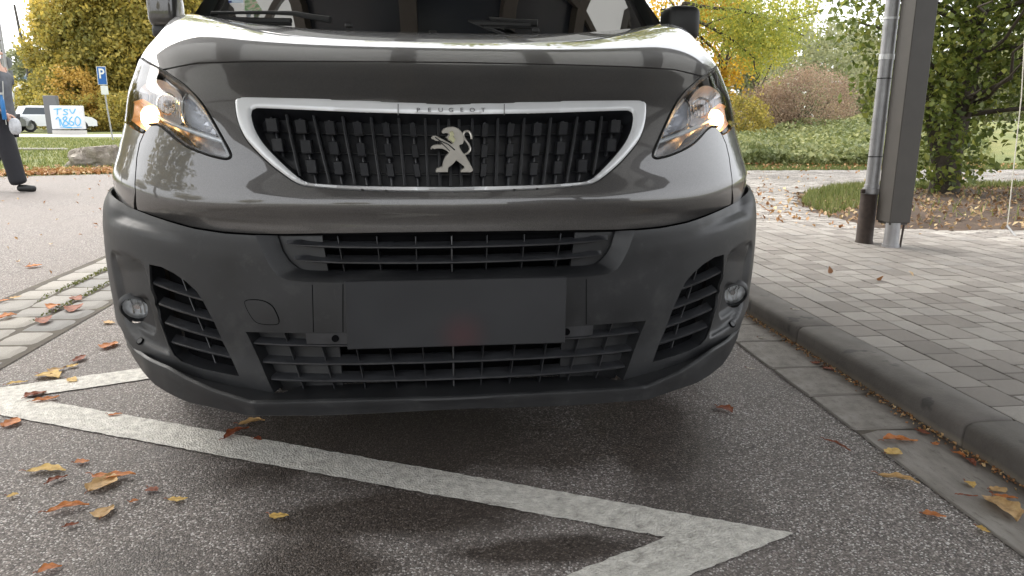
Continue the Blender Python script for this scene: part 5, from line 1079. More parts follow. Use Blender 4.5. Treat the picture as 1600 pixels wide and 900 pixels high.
p = scatter([(3.4, 12.1), (26, 12.4), (26, 13.3), (12, 13.4), (4, 14.0)], 900, 55); tag(leafmesh('leaf_litter', np.c_[p, np.full(len(p), .12)], .06, M['litter'], None, up=3, fold=.2, kind='stuff', seed=56), 'orange fallen leaves lying in the grass strip beyond the paved path', 'leaf litter')
# big-leaved green tree in its bed, right of the post
gt = empty('broadleaf_tree', (5.65, 7.7, .13)); tag(gt, 'dense green broadleaf tree with dark trunk right behind the canopy post', 'tree'); m_ = MB()
T0 = [(0, 0, -.06), (.03, .0, .5), (.10, 0, 1.0), (.16, .05, 1.6), (.22, .1, 2.4), (.25, .1, 3.4)]; m_.tube(T0, [.17, .115, .10, .085, .07, .045], 12); m_.tube([(0, 0, .1), (-.12, .1, .6), (-.25, .2, 1.4), (-.5, .3, 2.6)], [.09, .07, .055, .035], 9)
for k in range(26):
    r = random.Random(k); z0 = r.uniform(.5, 3.2); a = r.uniform(0, 2*pi); L = r.uniform(.9, 1.9); limb(m_, (.12+.03*z0, 0, z0), (.12+cos(a)*L, sin(a)*L, z0+r.uniform(-.1, .9)), .028, .006, k+900, .05, 5)
m_.build('trunk', M['bark'], gt)
CR = [(.35, 0, 3.2, 1.55, 1.5, 1.3), (-.55, 0, 2.1, .80, .9, .9), (-.50, .1, 1.15, .50, .7, .65), (1.3, .2, 2.0, 1.1, 1.1, .95), (.1, .3, 1.25, .6, .9, .9), (-.1, -.25, .42, .42, .4, .42), (1.5, .3, 3.0, 1.4, 1.2, 1.0), (.35, -.3, 1.6, .7, .5, .7)]
P = np.vstack([shell(*c, int(3600*c[3]*c[5]+200), 700+i, .35, 9, .5) for i, c in enumerate(CR)]); P = P[P[:, 2] > .05]; P = P[~((P[:, 1] < .12) & (np.abs(P[:, 0]-.05-.06*P[:, 2]) < .16) & (P[:, 2] < 2.4) & (np.random.RandomState(8).rand(len(P)) < .8))]
W = P+np.array(gt.location); q = proj(W); dist = np.linalg.norm(W-C0, axis=1); v_ = (q[:, 0] > 0) & (q[:, 0] < 1600) & (q[:, 1] > 0) & (q[:, 1] < 900); order = np.argsort(np.where(v_, dist, 99)); nearl = order[:280]; rest = np.setdiff1d(np.arange(len(P)), nearl)
leafmesh('crown', P[rest], .072, M['fol_beech'], gt, up=1.0, fold=.14, asp=1.45, seed=15, hang=.5)
lm = []
for k in range(4):
    n_ = 6; V = []; Fc = []
    for i in range(n_+1):
        t = i/n_; wv_ = .36*sin(pi*t**.85)*(1-.15*t); d_ = -.10*sin(pi*t)+.03*sin(k+5*t); V += [(-wv_, t-.5, d_+.10*wv_), (0, t-.5, d_-.03), (wv_, t-.5, d_+.12*wv_)]
    for i in range(n_): a = i*3; Fc += [(a, a+1, a+4, a+3), (a+1, a+2, a+5, a+4)]
    me = bpy.data.meshes.new('leaf'); me.from_pydata(V, [], Fc); me.materials.append(M['fol_beech']); me.polygons.foreach_set('use_smooth', [True]*len(Fc)); at = me.attributes.new('rnd', 'FLOAT', 'POINT'); at.data.foreach_set('value', [.25+.2*k]*len(V)); lm.append(me)
for i in nearl:
    o = bpy.data.objects.new('leaf', lm[rnd.randrange(4)]); col.objects.link(o); o.parent = gt; o.location = P[i]; s_ = rnd.uniform(.055, .085); o.scale = (s_, s_, s_); o.rotation_euler = (rnd.uniform(-1.2, .4), rnd.uniform(-.8, .8), rnd.uniform(0, 6.28))
t2 = tree('broadleaf_tree', 'second green broadleaf tree cut off by the right edge of the photo', 'tree', (8.0, 8.6, .13), 4, [(-.2, 0, 2.4, 1.1, 1.1, 1.5), (-.25, -.1, 1.0, .75, .9, .85), (.9, 0, 2.2, 1.3, 1.2, 1.5)], M['fol_beech'], .072, 9500, .10, 95, hang=.5, asp=1.45)

# ================================================================== LEFT BACKGROUND THINGS
# boulder
from mathutils import noise as mnoise
r = np.random.RandomState(3); V, Fc = [], []; n = 34
for j in range(n+1):
    for i in range(2*n):
        th_ = pi*j/n; ph = pi*i/n; d = np.array([sin(th_)*cos(ph), sin(th_)*sin(ph), cos(th_)]); s_ = 1+.16*sin(3.1*d[0]+1)*cos(2.3*d[1]+2*d[2])+.30*(mnoise.noise(Vector(d)*2.1)-.0)-.16*abs(mnoise.noise(Vector(d)*4.3+Vector((5, 1, 2))))+.06*mnoise.noise(Vector(d)*11); p = d*s_*[.56, .36, .38]; p[2] = min(p[2], .30+.05*d[0]); V.append((p[0], p[1], p[2]+.07))
for j in range(n):
    for i in range(2*n): a = j*2*n+i; b_ = j*2*n+(i+1) % (2*n); Fc.append((a, a+2*n, b_+2*n, b_))
b = NB('rough_boulder_stone'); c = b.ramp(b.noise(5, 9, .7), [(.3, (.13, .11, .09)), (.5, (.27, .235, .20)), (.7, (.45, .41, .35))]); b.set(Base_Color=c, Roughness=.9, Normal=b.bump(b.noise(9, 9, .75), 1.0, .06))
o = mk('boulder', V, Fc, b.m, None, ang=30); p = atZ(141, 261, 0); o.location = (p[0], p[1]+.3, 0); tag(o, 'grey brown boulder lying on the verge left of the van', 'boulder')
p = atZ(48, 235, 0); b = MB().box((0, 0, .03), (1.9, .18, .07), bev=.02).build('edging_stone', M['sett']); b.location = (p[0], p[1], 0); b.rotation_euler = (0, 0, -.05); tag(b, 'long pale flat edging stone lying in the grass behind the walking person', 'stone')
# graffiti box
def word(name, s, size, place, mat, parent, dx=1.0, ext=.004, fat=.0):
    c = bpy.data.curves.new('t', 'FONT'); c.body = s; c.size = size; c.extrude = ext; c.offset = fat; c.resolution_u = 3; c.align_x = 'CENTER'; o = bpy.data.objects.new('t', c); col.objects.link(o); dg = bpy.context.evaluated_depsgraph_get(); me = bpy.data.meshes.new_from_object(o.evaluated_get(dg)); bpy.data.objects.remove(o)
    me.name = name; me.materials.append(mat); o = bpy.data.objects.new(name, me); col.objects.link(o); o.parent = parent; o.location = place; o.rotation_euler = (pi/2, 0, 0); o.scale = (dx, 1, 1); return o
Yb = 40.0; a = atY(83, 208, Yb); c_ = atY(127, 166, Yb); bw = 40/1150*40.8; gb = empty('utility_box', ((a[0]+c_[0])/2, Yb, 0)); gb.rotation_euler = (0, 0, .22); tag(gb, 'white utility box with light blue graffiti standing on the far footpath', 'utility box'); bh = c_[2]
MB().box((0, .25, bh/2+.15), (bw, .5, bh-.25), bev=.02).build('cabinet', simple('whitewashed_cabinet', (.62, .63, .66), .7, var=.12, scale=3), gb); MB().box((0, .25, .1), (bw*1.02, .54, .22), bev=.01).build('plinth', simple('pale_concrete_plinth', (.5, .48, .45), .8), gb)
M['blue'] = simple('light_blue_spray_paint', (.08, .40, .72), .6); 
STR = [[(.10, .93), (.36, .95)], [(.22, .95), (.20, .70)], [(.57, .90), (.47, .94), (.41, .87), (.50, .82), (.55, .75), (.47, .69), (.39, .72)], [(.62, .93), (.70, .70), (.82, .95)], [(.13, .50), (.24, .64), (.25, .22)], [(.47, .62), (.36, .56), (.38, .47), (.50, .40), (.52, .27), (.42, .22), (.34, .30), (.40, .42), (.51, .54), (.47, .62)], [(.68, .62), (.58, .50), (.54, .34), (.60, .23), (.70, .27), (.70, .38), (.60, .42)], [(.84, .63), (.76, .52), (.75, .32), (.83, .21), (.93, .32), (.94, .52), (.84, .63)], [(.28, .50), (.30, .30), (.36, .17), (.62, .16)]]
for pl in STR: MB().tube([((u-.5)*bw*.94, -.004, .18+v*(bh-.25)) for u, v in smooth_pl(pl, it=2 if len(pl) > 2 else 0)], .024, 6).build('graffiti_stroke', M['blue'], gb)
MB().tube([(-.35, -.01, bh*.27), (.1, -.012, bh*.24), (.62, -.01, bh*.27)], .014, 5).build('graffiti_stroke', M['blue'], gb)
o = MB().box((0, 0, .98), (.62, .4, 1.96), bev=.02).build('grey_cabinet', simple('grey_cabinet_paint', (.13, .13, .14), .6)); p = atY(84, 190, 42.5); o.location = (p[0], 42.5, 0); tag(o, 'dark grey cabinet just behind the graffiti box', 'cabinet')
# parking sign
ps = empty('parking_sign', (atY(172, 215, 30)[0], 30, 0)); tag(ps, 'blue parking sign with a small white plate on a grey post on the verge', 'sign'); MB().tube([(.10, 0, -.1), (0.02, 0, 1.2), (-.03, 0, 2.7)], .03, 10).build('post', M['steel'], ps)
MB().box((-.02, -.05, 2.39), (.30, .01, .62), bev=.004).build('sign_face', simple('blue_sign_face', (.02, .13, .45), .5), ps); word('sign_letter', 'P', .50, (-.02, -.060, 2.30), simple('white_sign_print', (.8, .8, .8), .5), ps, .85, .003, .01)
MB().box((-.02, -.048, 2.39), (.34, .008, .66), bev=.004).build('sign_edge', M['satin'], ps); MB().box((.02, -.05, 1.87), (.26, .01, .32), bev=.003).build('sub_plate', simple('white_sign_plate', (.75, .77, .78), .5), ps)
# lamp post at the left edge with sign backs
lp = empty('lamp_post', (atY(16, 170, 20)[0], 20, 0)); lo_ = Vector(lp.location); tag(lp, 'leaning grey post at the left edge with a round and a square sign back', 'post'); pts = [Vector(atY(x, y, 20))-lo_ for x, y in ((24, 235), (16, 160), (8, 105), (-2, 40), (-12, -30))]; MB().tube(pts, [.065, .06, .055, .05, .045], 12).build('pole', M['steel'], lp)
d0 = Vector(atY(9, 98, 20.08))-lo_; MB().tube([d0, d0+Vector((0, .012, 0))], .15, 24).build('round_sign_back', simple('grey_sign_back', (.22, .23, .24), .5), lp); d1 = Vector(atY(15, 117, 20.08))-lo_; MB().box(d1, (.17, .012, .22), bev=.003).build('square_sign_back', bpy.data.materials['grey_sign_back'], lp)
st = empty('street_lamp', (atY(22, 160, 60)[0], 60, 0)); so_ = Vector(st.location); tag(st, 'thin white curved street lamp far away above the parked cars', 'street lamp'); MB().tube([Vector(atY(x, y, 60))-so_ for x, y in ((22, 195), (21, 155), (21, 144), (24, 138), (30, 135.5), (45, 135))], .09, 8).build('curved_pole', simple('white_painted_pole', (.7, .7, .7), .5), st); MB().box(Vector(atY(33, 134, 60))-so_, (.35, .3, .5), bev=.05).build('lamp_head', bpy.data.materials['white_painted_pole'], st)
o = MB().tube([(0, 0, -.2), (.0, 0, 4), (-.3, 0, 8.5)], [.16, .13, .08], 8).build('mast', M['postpaint']); o.location = (atY(51, 165, 58)[0], 58, 0); tag(o, 'dark thin mast standing behind the white hatchback', 'mast')
# office block far away
ob = empty('office_block', (atY(34, 150, 150)[0], 150, 0)); oo = ob.location; tag(ob, 'pale office block with rows of windows far away at the left', 'building'); bw = 24; hb_ = atY(30, 104, 150)[2]; ob.rotation_euler = (0, 0, .25)
MB().box((1.2, 4, hb_/2), (7.4, 8, hb_)).build('wall', simple('pale_facade', (.45, .48, .52), .7, var=.05), ob); wm = simple('far_window_glass', (.10, .15, .20), .15); wme = bpy.data.meshes.new('window'); V_, F_ = boxmesh((1, 1, 1)); wme.from_pydata(V_, [], F_); wme.materials.append(wm)
MB().box((1.2, 4, hb_+.15), (7.8, 8.4, .35)).build('roof_edge', M['steel'], ob)
for fz in np.arange(1.6, hb_-.8, 2.6):
    for fx in np.arange(-1.7, 4.6, 1.25): o = bpy.data.objects.new('window', wme); col.objects.link(o); o.parent = ob; o.location = (fx, -.02, fz+.4); o.scale = (.8, .12, 1.6)
# cars
def car(label, px, Y, rz, paint, kind=0, wy=0):
    t = empty('parked_car', (atY(px, 190, Y)[0], Y, 0), rz); tag(t, label, 'car', 'cars parked beyond the verge')
    L = 4.2 if kind == 0 else 4.6; hh = 1.50 if kind == 0 else 1.70
    low = [(-L/2, .35), (-L/2, .75), (-L/2+.08, .95), (L/2-1.15, .98), (L/2-.25, .85), (L/2, .65), (L/2, .35)]
    pts = low; ring = []
    arch = lambda cx: [(cx+.36*cos(a), .34+.36*sin(a)) for a in np.linspace(0, pi, 9)]
    prof = low+arch(L/2-.85)+arch(-L/2+.8); 
    V = []; Fc = []; w_ = .88
    V, T = cdt(np.array(prof), [], 1e3); n = len(V); P3 = [(x, -w_, z) for x, z in V]+[(x, w_, z) for x, z in V]; Fc = [tuple(a) for a in T]+[tuple(n+i for i in a[::-1]) for a in T]; m = len(prof)
    for i in range(m): j = (i+1) % m; Fc.append((i, i+n, j+n, j))
    mk('body', P3, Fc, paint, t, ang=30)
    cab = [(-L/2+.1, .95), (-L/2+.38, hh-.06), (-L/2+.9, hh), (.35, hh-.02), (L/2-1.2, .97)]; c2 = [(x, -.84 if i in (0, 4) else -.66, z) for i, (x, z) in enumerate(cab)]; c3 = [(x, -y, z) for x, y, z in c2]; mk('cabin', c2+c3, [(0, 1, 2, 3, 4), (9, 8, 7, 6, 5), (0, 5, 6, 1), (1, 6, 7, 2), (2, 7, 8, 3), (3, 8, 9, 4)], paint, t, ang=30)
    gm_ = bpy.data.materials.get('car_glass') or simple('car_glass', (.03, .04, .05), .08)
    def lerp3(a, b_, k): return tuple(a[i]+(b_[i]-a[i])*k for i in range(3))
    for sg in (-1, 1):
        for x0, x1 in ((-L/2+.5, -.35), (-.28, L/2-1.55)):
            zt = hh-.12; q = [(x0, sg*.835, 1.0), (x1, sg*.835, 1.0), (min(x1, .45), sg*.69, zt), (x0+.22, sg*.69, zt)]; mk('side_window', q, [(0, 1, 2, 3) if sg < 0 else (3, 2, 1, 0)], gm_, t, smooth=False)
    mk('rear_window', [(-L/2+.14, -.70, 1.02), (-L/2+.14, .70, 1.02), (-L/2+.335, .60, hh-.13), (-L/2+.335, -.60, hh-.13)], [(0, 3, 2, 1)], gm_, t, smooth=False); mk('windscreen', [(L/2-1.27, -.72, 1.02), (L/2-1.27, .72, 1.02), (.42, .6, hh-.09), (.42, -.6, hh-.09)], [(0, 1, 2, 3)], gm_, t, smooth=False)
    tl = bpy.data.materials.get('tail_lamp_red') or simple('tail_lamp_red', (.6, .05, .03), .3)
    for sg in (-1, 1):
        MB().box((-L/2+.06, sg*.68, .84), (.14, .34, .15), bev=.02).build('tail_light', tl, t); MB().box((L/2-.15, sg*.66, .68), (.2, .34, .14), bev=.03).build('headlight', M['glass'], t)
        for cx in (L/2-.85, -L/2+.8):
            w0 = MB().tube([(cx, sg*.70, .33), (cx, sg*.90, .33)], .33, 20).build('wheel', M['tyre'], t); MB().tube([(cx, sg*.89, .33), (cx, sg*.915, .33)], .20, 14).build('rim', M['rim'], w0)
    MB().box((-L/2-.02, 0, .48), (.10, 1.66, .26), bev=.03).build('rear_bumper', paint, t); MB().box((-L/2-.012, 0, .68), (.02, .5, .11)).build('number_plate', simple('blank_white_plate', (.7, .7, .68), .5), t); return t
wht = simple('white_car_paint', (.72, .73, .75), .25, 0, .03, Coat_Weight=.8); gry = simple('grey_car_paint', (.13, .135, .13), .3, .4, .05, Coat_Weight=.8)
car('white hatchback parked beyond the verge with its red tail light towards the road', 86, 47, radians(28), wht, 0)
car('dark grey estate car parked behind the walking person, left of the white hatchback', -26, 45, radians(12), gry, 1)

# ================================================================== WALKING PERSON
def skin(name, verts, edges, rad, mat, parent, root=0, sub=2):
    me = bpy.data.meshes.new(name); me.from_pydata(verts, edges, []); o = bpy.data.objects.new(name, me); col.objects.link(o)
    md = o.modifiers.new('s', 'SKIN'); sv = me.skin_vertices[0].data
    for i, r_ in enumerate(rad): sv[i].radius = r_ if hasattr(r_, '__len__') else (r_, r_)
    sv[root].use_root = True; o.modifiers.new('u', 'SUBSURF').levels = sub; o.modifiers['u'].render_levels = sub
    dg = bpy.context.evaluated_depsgraph_get(); m2 = bpy.data.meshes.new_from_object(o.evaluated_get(dg)); bpy.data.objects.remove(o); m2.name = name
    m2.materials.clear(); m2.materials.append(mat); m2.polygons.foreach_set('use_smooth', [True]*len(m2.polygons)); o = bpy.data.objects.new(name, m2); col.objects.link(o)
    if parent: o.parent = parent
    return o
pr = atZ(40, 299, 0); per = empty('person', (pr[0]-.21, pr[1]+.05, 0)); tag(per, 'person in a grey quilted jacket and black trousers walking past at the left edge', 'person')
M['skin'] = simple('light_skin', (.55, .34, .26), .55); M['jacket'] = simple('grey_quilted_jacket', (.075, .08, .095), .6, var=.3, scale=14, bump=.2); M['trouser'] = simple('black_trousers', (.012, .012, .016), .8)
# body: pelvis, spine, neck, head, arms
bv = [(0, 0, .93), (.0, 0, 1.12), (.01, 0, 1.32), (.02, 0, 1.47), (.03, 0, 1.56), (.045, 0, 1.66), (.04, 0, 1.74), (.02, -.19, 1.42), (.06, -.24, 1.14), (.20, -.22, .96), (.02, .19, 1.42), (-.10, .24, 1.15), (-.02, .26, .93)]
skin('body', bv, [(0, 1), (1, 2), (2, 3), (3, 4), (4, 5), (5, 6), (3, 7), (7, 8), (8, 9), (3, 10), (10, 11), (11, 12)], [(.13, .15), (.12, .14), (.13, .16), (.09, .12), (.055, .055), (.092, .078), (.075, .07), .055, .042, .030, .055, .042, .03], M['skin'], per)
jv = [(0, 0, .80), (0, 0, .95), (0, 0, 1.12), (.01, 0, 1.30), (.02, 0, 1.44), (.02, 0, 1.50), (.02, -.20, 1.41), (.06, -.25, 1.16), (.17, -.235, 1.0), (.02, .20, 1.41), (-.10, .25, 1.16), (-.05, .27, 1.0)]
skin('jacket', jv, [(0, 1), (1, 2), (2, 3), (3, 4), (4, 5), (4, 6), (6, 7), (7, 8), (4, 9), (9, 10), (10, 11)], [(.20, .215), (.19, .205), (.175, .20), (.17, .205), (.13, .16), (.075, .08), .085, .068, .055, .085, .068, .055], M['jacket'], per)
tv = [(0, 0, .90), (.02, -.09, .84), (.11, -.10, .50), (.16, -.10, .16), (.18, -.10, .08), (-.02, .09, .84), (-.12, .10, .48), (-.36, .10, .20), (-.43, .10, .13)]
skin('trousers', tv, [(0, 1), (1, 2), (2, 3), (3, 4), (0, 5), (5, 6), (6, 7), (7, 8)], [(.17, .17), .14, .115, .105, .11, .105, .080, .075, .078], M['trouser'], per)
for s_, (x, y, z, rx) in (('a', (.20, -.10, .045, .0)), ('b', (-.45, .10, .09, .55))):
    skin('shoe', [(x-.06, y, z), (x+.05, y, z-.0-.05*rx), (x+.17, y, z-.008-.12*rx)], [(0, 1), (1, 2)], [(.042, .045), (.045, .048), (.028, .042)], M['rubber'], per)
hd = skin('hair', [(.02, 0, 1.72), (.015, 0, 1.79), (-.03, 0, 1.70)], [(0, 1), (0, 2)], [(.10, .09), (.07, .07), (.075, .08)], simple('brown_hair', (.06, .035, .02), .7), per)
MB().tube([(.125, 0, 1.665), (.145, 0, 1.655)], [.02, .010], 8).build('nose', M['skin'], per)
for s_ in (-1, 1):
    MB().tube([(.118, s_*.03, 1.695), (.128, s_*.03, 1.695)], .009, 8).build('eye', M['rubber'], per); MB().tube([(.04, s_*.078, 1.68), (.04, s_*.092, 1.68)], [.026, .02], 8).build('ear', M['skin'], per)
MB().tube([(.122, -.025, 1.62), (.130, 0, 1.618), (.122, .025, 1.62)], .006, 6).build('mouth', simple('lips', (.4, .16, .13), .5), per)
def hand(c_, dr, side):
    c_ = Vector(c_); d = Vector(dr).normalized(); sdv = Vector((0, side, 0)); bk = d.cross(sdv).normalized(); V = [c_, c_+d*.05, c_+d*.09]; E_ = [(0, 1), (1, 2)]; R_ = [(.026, .022), (.036, .016), (.038, .014)]
    for k in range(4):
        o_ = bk*((k-1.5)*.019); L = (.070, .080, .076, .060)[k]; b0 = len(V); V += [c_+d*.095+o_, c_+d*(.095+L*.5)+o_-sdv*.008, c_+d*(.095+L*.85)+o_-sdv*.03]; E_ += [(2, b0), (b0, b0+1), (b0+1, b0+2)]; R_ += [(.009, .009), (.0085, .0085), (.007, .007)]
    b0 = len(V); V += [c_+d*.045-bk*.035, c_+d*.085-bk*.058, c_+d*.11-bk*.060]; E_ += [(1, b0), (b0, b0+1), (b0+1, b0+2)]; R_ += [(.012, .012), (.010, .010), (.008, .008)]
    skin('hand', [tuple(v) for v in V], E_, R_, M['skin'], per, sub=1)
hand((.20, -.22, .96), (.5, 0, -1), -1); hand((-.02, .26, .93), (.4, 0, -1), 1)
MB().tube([(.215, -.215, 1.33), (.20, -.23, 1.1), (.19, -.225, .82)], .006, 6).build('jacket_piping', M['liner'], per)
bt = empty('water_bottle', (per.location.x+.22, per.location.y-.30, 1.02)); tag(bt, 'bright blue bottle carried at hip height by the walking person', 'bottle'); MB().tube([(0, 0, -.14), (0, 0, -.13), (0, 0, .08), (0, 0, .11), (0, 0, .15)], [.018, .025, .025, .016, .012], 14).build('bottle_body', simple('bright_blue_plastic', (.02, .15, .38), .35), bt); MB().tube([(0, 0, .15), (0, 0, .175)], .023, 12).build('bottle_cap', M['liner'], bt)
bg_ = rbox('carrier_bag', (0, 0, 0), (.13, .09, .20), simple('translucent_grey_bag', (.45, .46, .48), .5, var=.3, scale=18), None, 2.6, 8); bg_.location = (per.location.x+.30, per.location.y-.25, .80); tag(bg_, 'crumpled pale grey carrier bag hanging from the hand of the walking person', 'bag')

# ================================================================== SINGLE FALLEN LEAVES
LM = {}
for nm, c_, c2 in (('orange', (.50, .17, .045), (.66, .30, .10)), ('tan', (.52, .32, .13), (.66, .46, .22)), ('yellow', (.62, .40, .11), (.72, .55, .22)), ('redbrown', (.24, .065, .028), (.40, .14, .05)), ('pale', (.55, .50, .42), (.7, .64, .54))):
    b = NB('dry_leaf_'+nm); g_ = b.noise(35, 5, .7); c = b.ramp(g_, [(.3, tuple(x*.55 for x in c_)), (.5, c_), (.75, c2)])
    b.set(Base_Color=c, Roughness=.65, Normal=b.bump(b.noise(120, 4), .5, .003)); t = b.n('ShaderNodeBsdfTranslucent'); b.l(c, t.inputs[0]); m = b.n('ShaderNodeMixShader'); m.inputs[0].default_value = .2; b.l(b.p.outputs[0], m.inputs[1]); b.l(t.outputs[0], m.inputs[2]); b.l(m.outputs[0], b.out.inputs[0]); LM[nm] = b.m
def fallen(px, py, L, ang, c, wr, curl, label, z=.004, seed=0):
    wr = min(.85, wr*1.45) if wr > .2 else wr; curl = curl*.62
    a = ang*pi/180; p0 = atZ(px-cos(a)*L/2, py+sin(a)*L/2, z); p1 = atZ(px+cos(a)*L/2, py-sin(a)*L/2, z); d = p1-p0; ln = min(np.hypot(d[0], d[1]), .16); yaw = atan2(d[1], d[0]); r = random.Random(seed*7+int(px)); nx, ny = 13, 7; V = []; Fc = []
    for i in range(nx):
        t = i/(nx-1); wv_ = wr*ln*.5*(sin(pi*min(1, t*1.02)**.8)**.75+.02)*(1+.10*sin(t*21+seed)); tw = curl*.9*sin(t*2.4+seed)+curl*.3
        for j in range(ny):
            s_ = (j/(ny-1)-.5)*2; u_ = s_*wv_; th_ = s_*curl*1.25+tw*.5; R_ = wv_/(curl*1.25+.05)
            yy = R_*sin(th_) if curl > .1 else u_; zz = R_*(1-cos(s_*curl*1.25))+ln*.10*curl*(sin(pi*t*1.3+seed)+.9)*.5+ln*.02*sin(t*17+j*1.3+seed)+(.002 if j == 3 else 0)
            V.append(((t-.5)*ln, yy+ln*.05*sin(t*3+seed), max(0, zz)+.0012))
    for i in range(nx-1):
        for j in range(ny-1): q = i*ny+j; Fc.append((q, q+ny, q+ny+1, q+1))
    t = empty('fallen_leaf', tuple((p0+p1)/2*[1, 1, 0]+[0, 0, z]), yaw) if False else None
    o = mk('fallen_leaf', V, Fc, LM[c], None, ang=80); o.location = ((p0[0]+p1[0])/2, (p0[1]+p1[1])/2, z); o.rotation_euler = (0, 0, yaw)
    st = MB(); e = Vector((-.5*ln, 0, .004)); st.tube([e, e+Vector((-.09*ln, .02*ln, .003)), e+Vector((-.18*ln, .01*ln, .0015))], .0011, 5); st.build('stalk', LM['redbrown'], o)
    return tag(o, label, 'leaf', 'single fallen leaves on the ground')
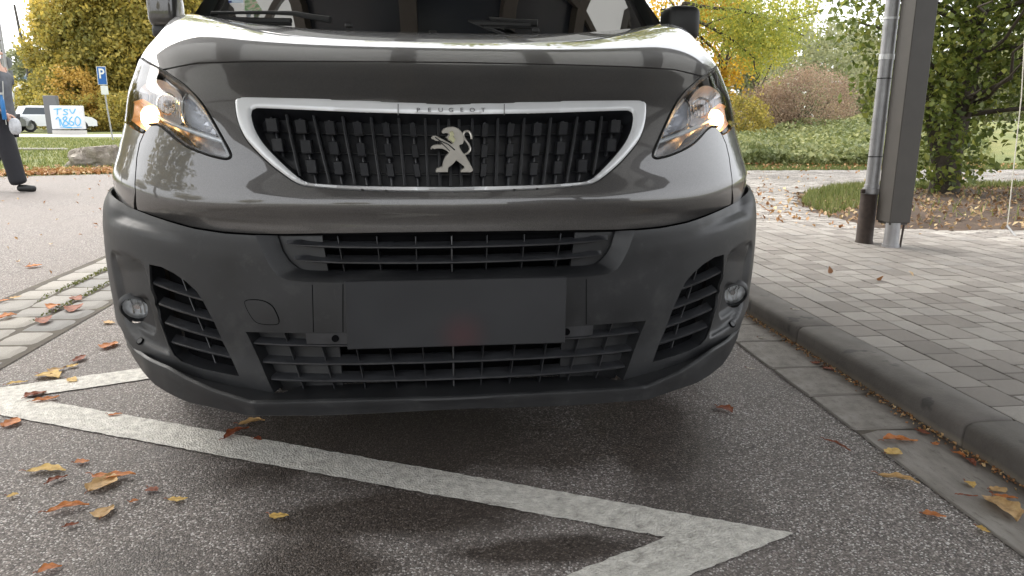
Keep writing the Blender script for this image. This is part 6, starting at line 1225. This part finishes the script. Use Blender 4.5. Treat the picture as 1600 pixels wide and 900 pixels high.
FL_ = [(72, 737, 62, 2, 'yellow', .30, .5, 'long yellow brown leaf lying level on the asphalt left of the two stacked leaves'),
(90, 750, 34, 25, 'redbrown', .30, .9, 'narrow red brown leaf just under the long yellow brown one'), (128, 722, 25, 12, 'orange', .7, .5, 'small rounded orange leaf above the big curled pair'),
(158, 755, 46, 38, 'tan', .5, .7, 'large tan leaf of the curled pair in the lower left asphalt'), (178, 744, 66, -2, 'orange', .22, .9, 'slender orange leaf lying across the large tan leaf'),
(20, 775, 19, 8, 'yellow', .7, .6, 'small yellow leaf near the left edge of the photo'), (106, 796, 68, 10, 'orange', .26, .9, 'long rolled orange leaf below the large tan leaf'), (168, 800, 27, 50, 'tan', .8, .3, 'flat oval tan leaf with its tip pointing down, right of the rolled orange leaf'),
(112, 821, 24, 22, 'redbrown', .4, .8, 'small dark brown leaf below the rolled orange leaf'), (278, 780, 32, 6, 'yellow', .38, .4, 'lone yellow leaf on the asphalt between the oval leaf and the one farther right'), (436, 806, 30, -4, 'yellow', .42, .5, 'lone pale yellow leaf on the asphalt in the lower middle left'),
(238, 766, 15, -20, 'redbrown', .6, .5, 'tiny reddish leaf crumb above the lone yellow leaf'), (209, 784, 15, 10, 'orange', .7, .5, 'tiny orange leaf crumb right of the oval leaf'), (78, 891, 40, 18, 'orange', .5, .7, 'orange red leaf cut off by the bottom edge of the photo'),
(56, 617, 34, 20, 'redbrown', .4, .8, 'dark orange leaf on the inner corner of the zigzag line'), (72, 624, 44, 12, 'orange', .3, .9, 'long rust coloured leaf beside the inner corner of the zigzag line'), (16, 661, 28, 30, 'orange', .55, .7, 'orange leaf against the near edge of the zigzag line at the left edge'),
(180, 648, 22, 2, 'orange', .3, .6, 'small orange leaf lying on the long white line'), (75, 589, 30, -12, 'yellow', .5, .6, 'pale orange leaf just above the short white line'), (92, 580, 22, 28, 'tan', .5, .7, 'tan leaf touching the pale orange one above the short white line'),
(27, 599, 34, 12, 'yellow', .28, .6, 'thin yellowish leaf on the far side of the short white line'), (113, 594, 17, -10, 'yellow', .6, .4, 'small yellow leaf lying on the short white line'), (113, 572, 20, 15, 'yellow', .5, .7, 'small yellow leaf farther up beside the brown one near the cobbles'), (124, 561, 24, 22, 'redbrown', .4, .8, 'brown leaf farthest of the trail leading from the short white line to the cobbles'),
(393, 661, 42, 6, 'tan', .35, .8, 'tan curled leaf under the left corner of the bumper lip'), (370, 678, 44, 25, 'redbrown', .26, .9, 'dark red brown rolled leaf on the far edge of the white line under the bumper'), (402, 687, 15, -5, 'redbrown', .7, .5, 'small reddish leaf right of the dark rolled leaf on the white line'),
(172, 540, 18, 38, 'orange', .45, .7, 'orange leaf on the asphalt near the left corner of the van'), (171, 504, 18, -5, 'tan', .5, .5, 'tan leaf between the cobbles and the fog lamp of the van'), (53, 416, 26, 4, 'orange', .5, .7, 'bright orange leaf alone on the pale road'),
(11, 495, 32, 8, 'orange', .6, .8, 'orange red leaf on the cobbles at the left edge'), (86, 480, 20, 20, 'orange', .6, .9, 'pointed orange leaf standing on a cobble of the strip'), (107, 484, 11, -40, 'redbrown', .7, .6, 'small red leaf in the cobble joint right of the pointed orange one'), (65, 502, 16, -20, 'redbrown', .6, .6, 'reddish leaf in the joint of the cobbles nearest the camera'), (121, 467, 16, -15, 'redbrown', .5, .7, 'red brown leaf on the cobbles next to the mossy joint'), (24, 465, 20, 8, 'tan', .5, .6, 'tan leaf on the far edge of the cobble strip'), (6, 470, 18, 5, 'orange', .5, .6, 'brownish orange leaf at the far edge of the cobble strip by the left photo edge'),
(1132, 641, 25, -22, 'redbrown', .75, .7, 'red brown leaf on the asphalt in front of the right corner of the van'), (1309, 697, 44, -22, 'redbrown', .16, .9, 'thin red brown twig like leaf on the asphalt beside the gutter'), (1407, 689, 52, 3, 'orange', .26, .9, 'rolled orange leaf on the gutter near the kerb joint'), (1443, 676, 22, -12, 'redbrown', .55, .6, 'red brown leaf against the kerb behind the rolled orange leaf'),
(1394, 706, 20, 20, 'yellow', .6, .6, 'small yellow leaf below the rolled orange leaf on the gutter'), (1462, 694, 13, 0, 'orange', .6, .6, 'small orange leaf at the foot of the kerb'), (1404, 750, 66, -14, 'tan', .24, .9, 'long twisted tan leaf on the gutter edge'), (1514, 758, 17, -35, 'yellow', .7, .7, 'small yellow leaf near the kerb with its stalk to the left'),
(1460, 806, 36, -4, 'orange', .42, .3, 'flat light orange leaf with a jagged edge, lowest but one at the right'), (1536, 828, 24, -20, 'yellow', .5, .6, 'pale yellow leaf with a dark stalk, lowest of the leaves at the right'), (1560, 765, 26, 5, 'tan', .5, .5, 'pale brown leaf of the cluster by the kerb at the right edge'), (1571, 777, 40, -12, 'orange', .28, .8, 'slim orange leaf of the cluster by the kerb at the right edge'), (1567, 797, 52, -50, 'tan', .42, .9, 'biggest curled tan leaf of the cluster by the kerb at the right edge'),
(1498, 711, 22, -20, 'orange', .4, .8, 'orange leaf in the dirt at the kerb joint'), (1516, 723, 22, -30, 'redbrown', .4, .8, 'brown leaf in the dirt just past the kerb joint'), (1512, 775, 30, 0, 'redbrown', .12, .9, 'thin dark stalk like leaf on the gutter at the right'), (1173, 576, 14, -5, 'pale', .3, .4, 'tiny pale leaf near the right front wheel'), (1275, 567, 14, 3, 'redbrown', .5, .6, 'small brown leaf on the gutter slabs beside the kerb'), (1294, 577, 16, -20, 'redbrown', .5, .7, 'small dark leaf at the foot of the kerb beside the gutter slabs'), (1191, 529, 13, -5, 'pale', .3, .4, 'tiny white leaf on the gutter slab right of the van'), (1243, 484, 12, 0, 'pale', .3, .3, 'tiny pale leaf lying on top of the kerb')]
for k, (px, py, L, an, c, wr, cu, lab) in enumerate(FL_):
    zz_ = .004
    if px < 130 and 415 < py < 510 and py > 450: zz_ = .018
    if 1380 < px and py < 780 or px in (1275, 1294, 1191, 1572, 1567, 1560, 1571): zz_ = .009
    if px == 1243: zz_ = .085
    fallen(px, py, L, an, c, wr, cu, lab, zz_+.001, k)
# dirt and leaf crumbs at the foot of the kerb
r = np.random.RandomState(88); P = np.c_[1.505-np.abs(r.normal(0, .018, 1500)), 1.2+6*r.rand(1500), .008+.004*r.rand(1500)]; tag(leafmesh('leaf_litter', P, .011, M['litter'], None, up=2, fold=.3, kind='stuff', seed=89), 'brown leaf crumbs and dirt gathered along the foot of the kerb', 'leaf litter')

# trees across the road to the left and behind, which the paintwork mirrors
for i, (x, y, h, lab) in enumerate(((-11.5, 2.0, 12, 'tallest roadside tree out of the frame, level with the zigzag line'), (-15.5, 17.5, 8, 'tree on the verge out of the frame, left of the walking person'), (-20, 25, 9, 'tree on the verge farther back out of the frame at the left'), (-13.5, 10.6, 7, 'tree at the road edge nearest to the walking person'), (-27, 7, 8, 'tree across the road abreast of the van'), (-25, -5, 9.5, 'tree across the road abreast of the zigzag line'), (-24, -16, 11, 'tallest tree across the road, behind the photographer'), (-10, -24, 8, 'tree behind the photographer left of the canopy'))):
    tree('roadside_tree', lab, 'tree', (x, y, 0), h, [(0, 0, h*.5, 2.6, 2.6, h*.25), (.6, .3, h*.72, 2.2, 2.2, h*.2), (-1, -.6, h*.45, 1.8, 1.8, h*.17)], M['fol_olive'], .28, 4500, .2, 240+i, 'trees across the road')
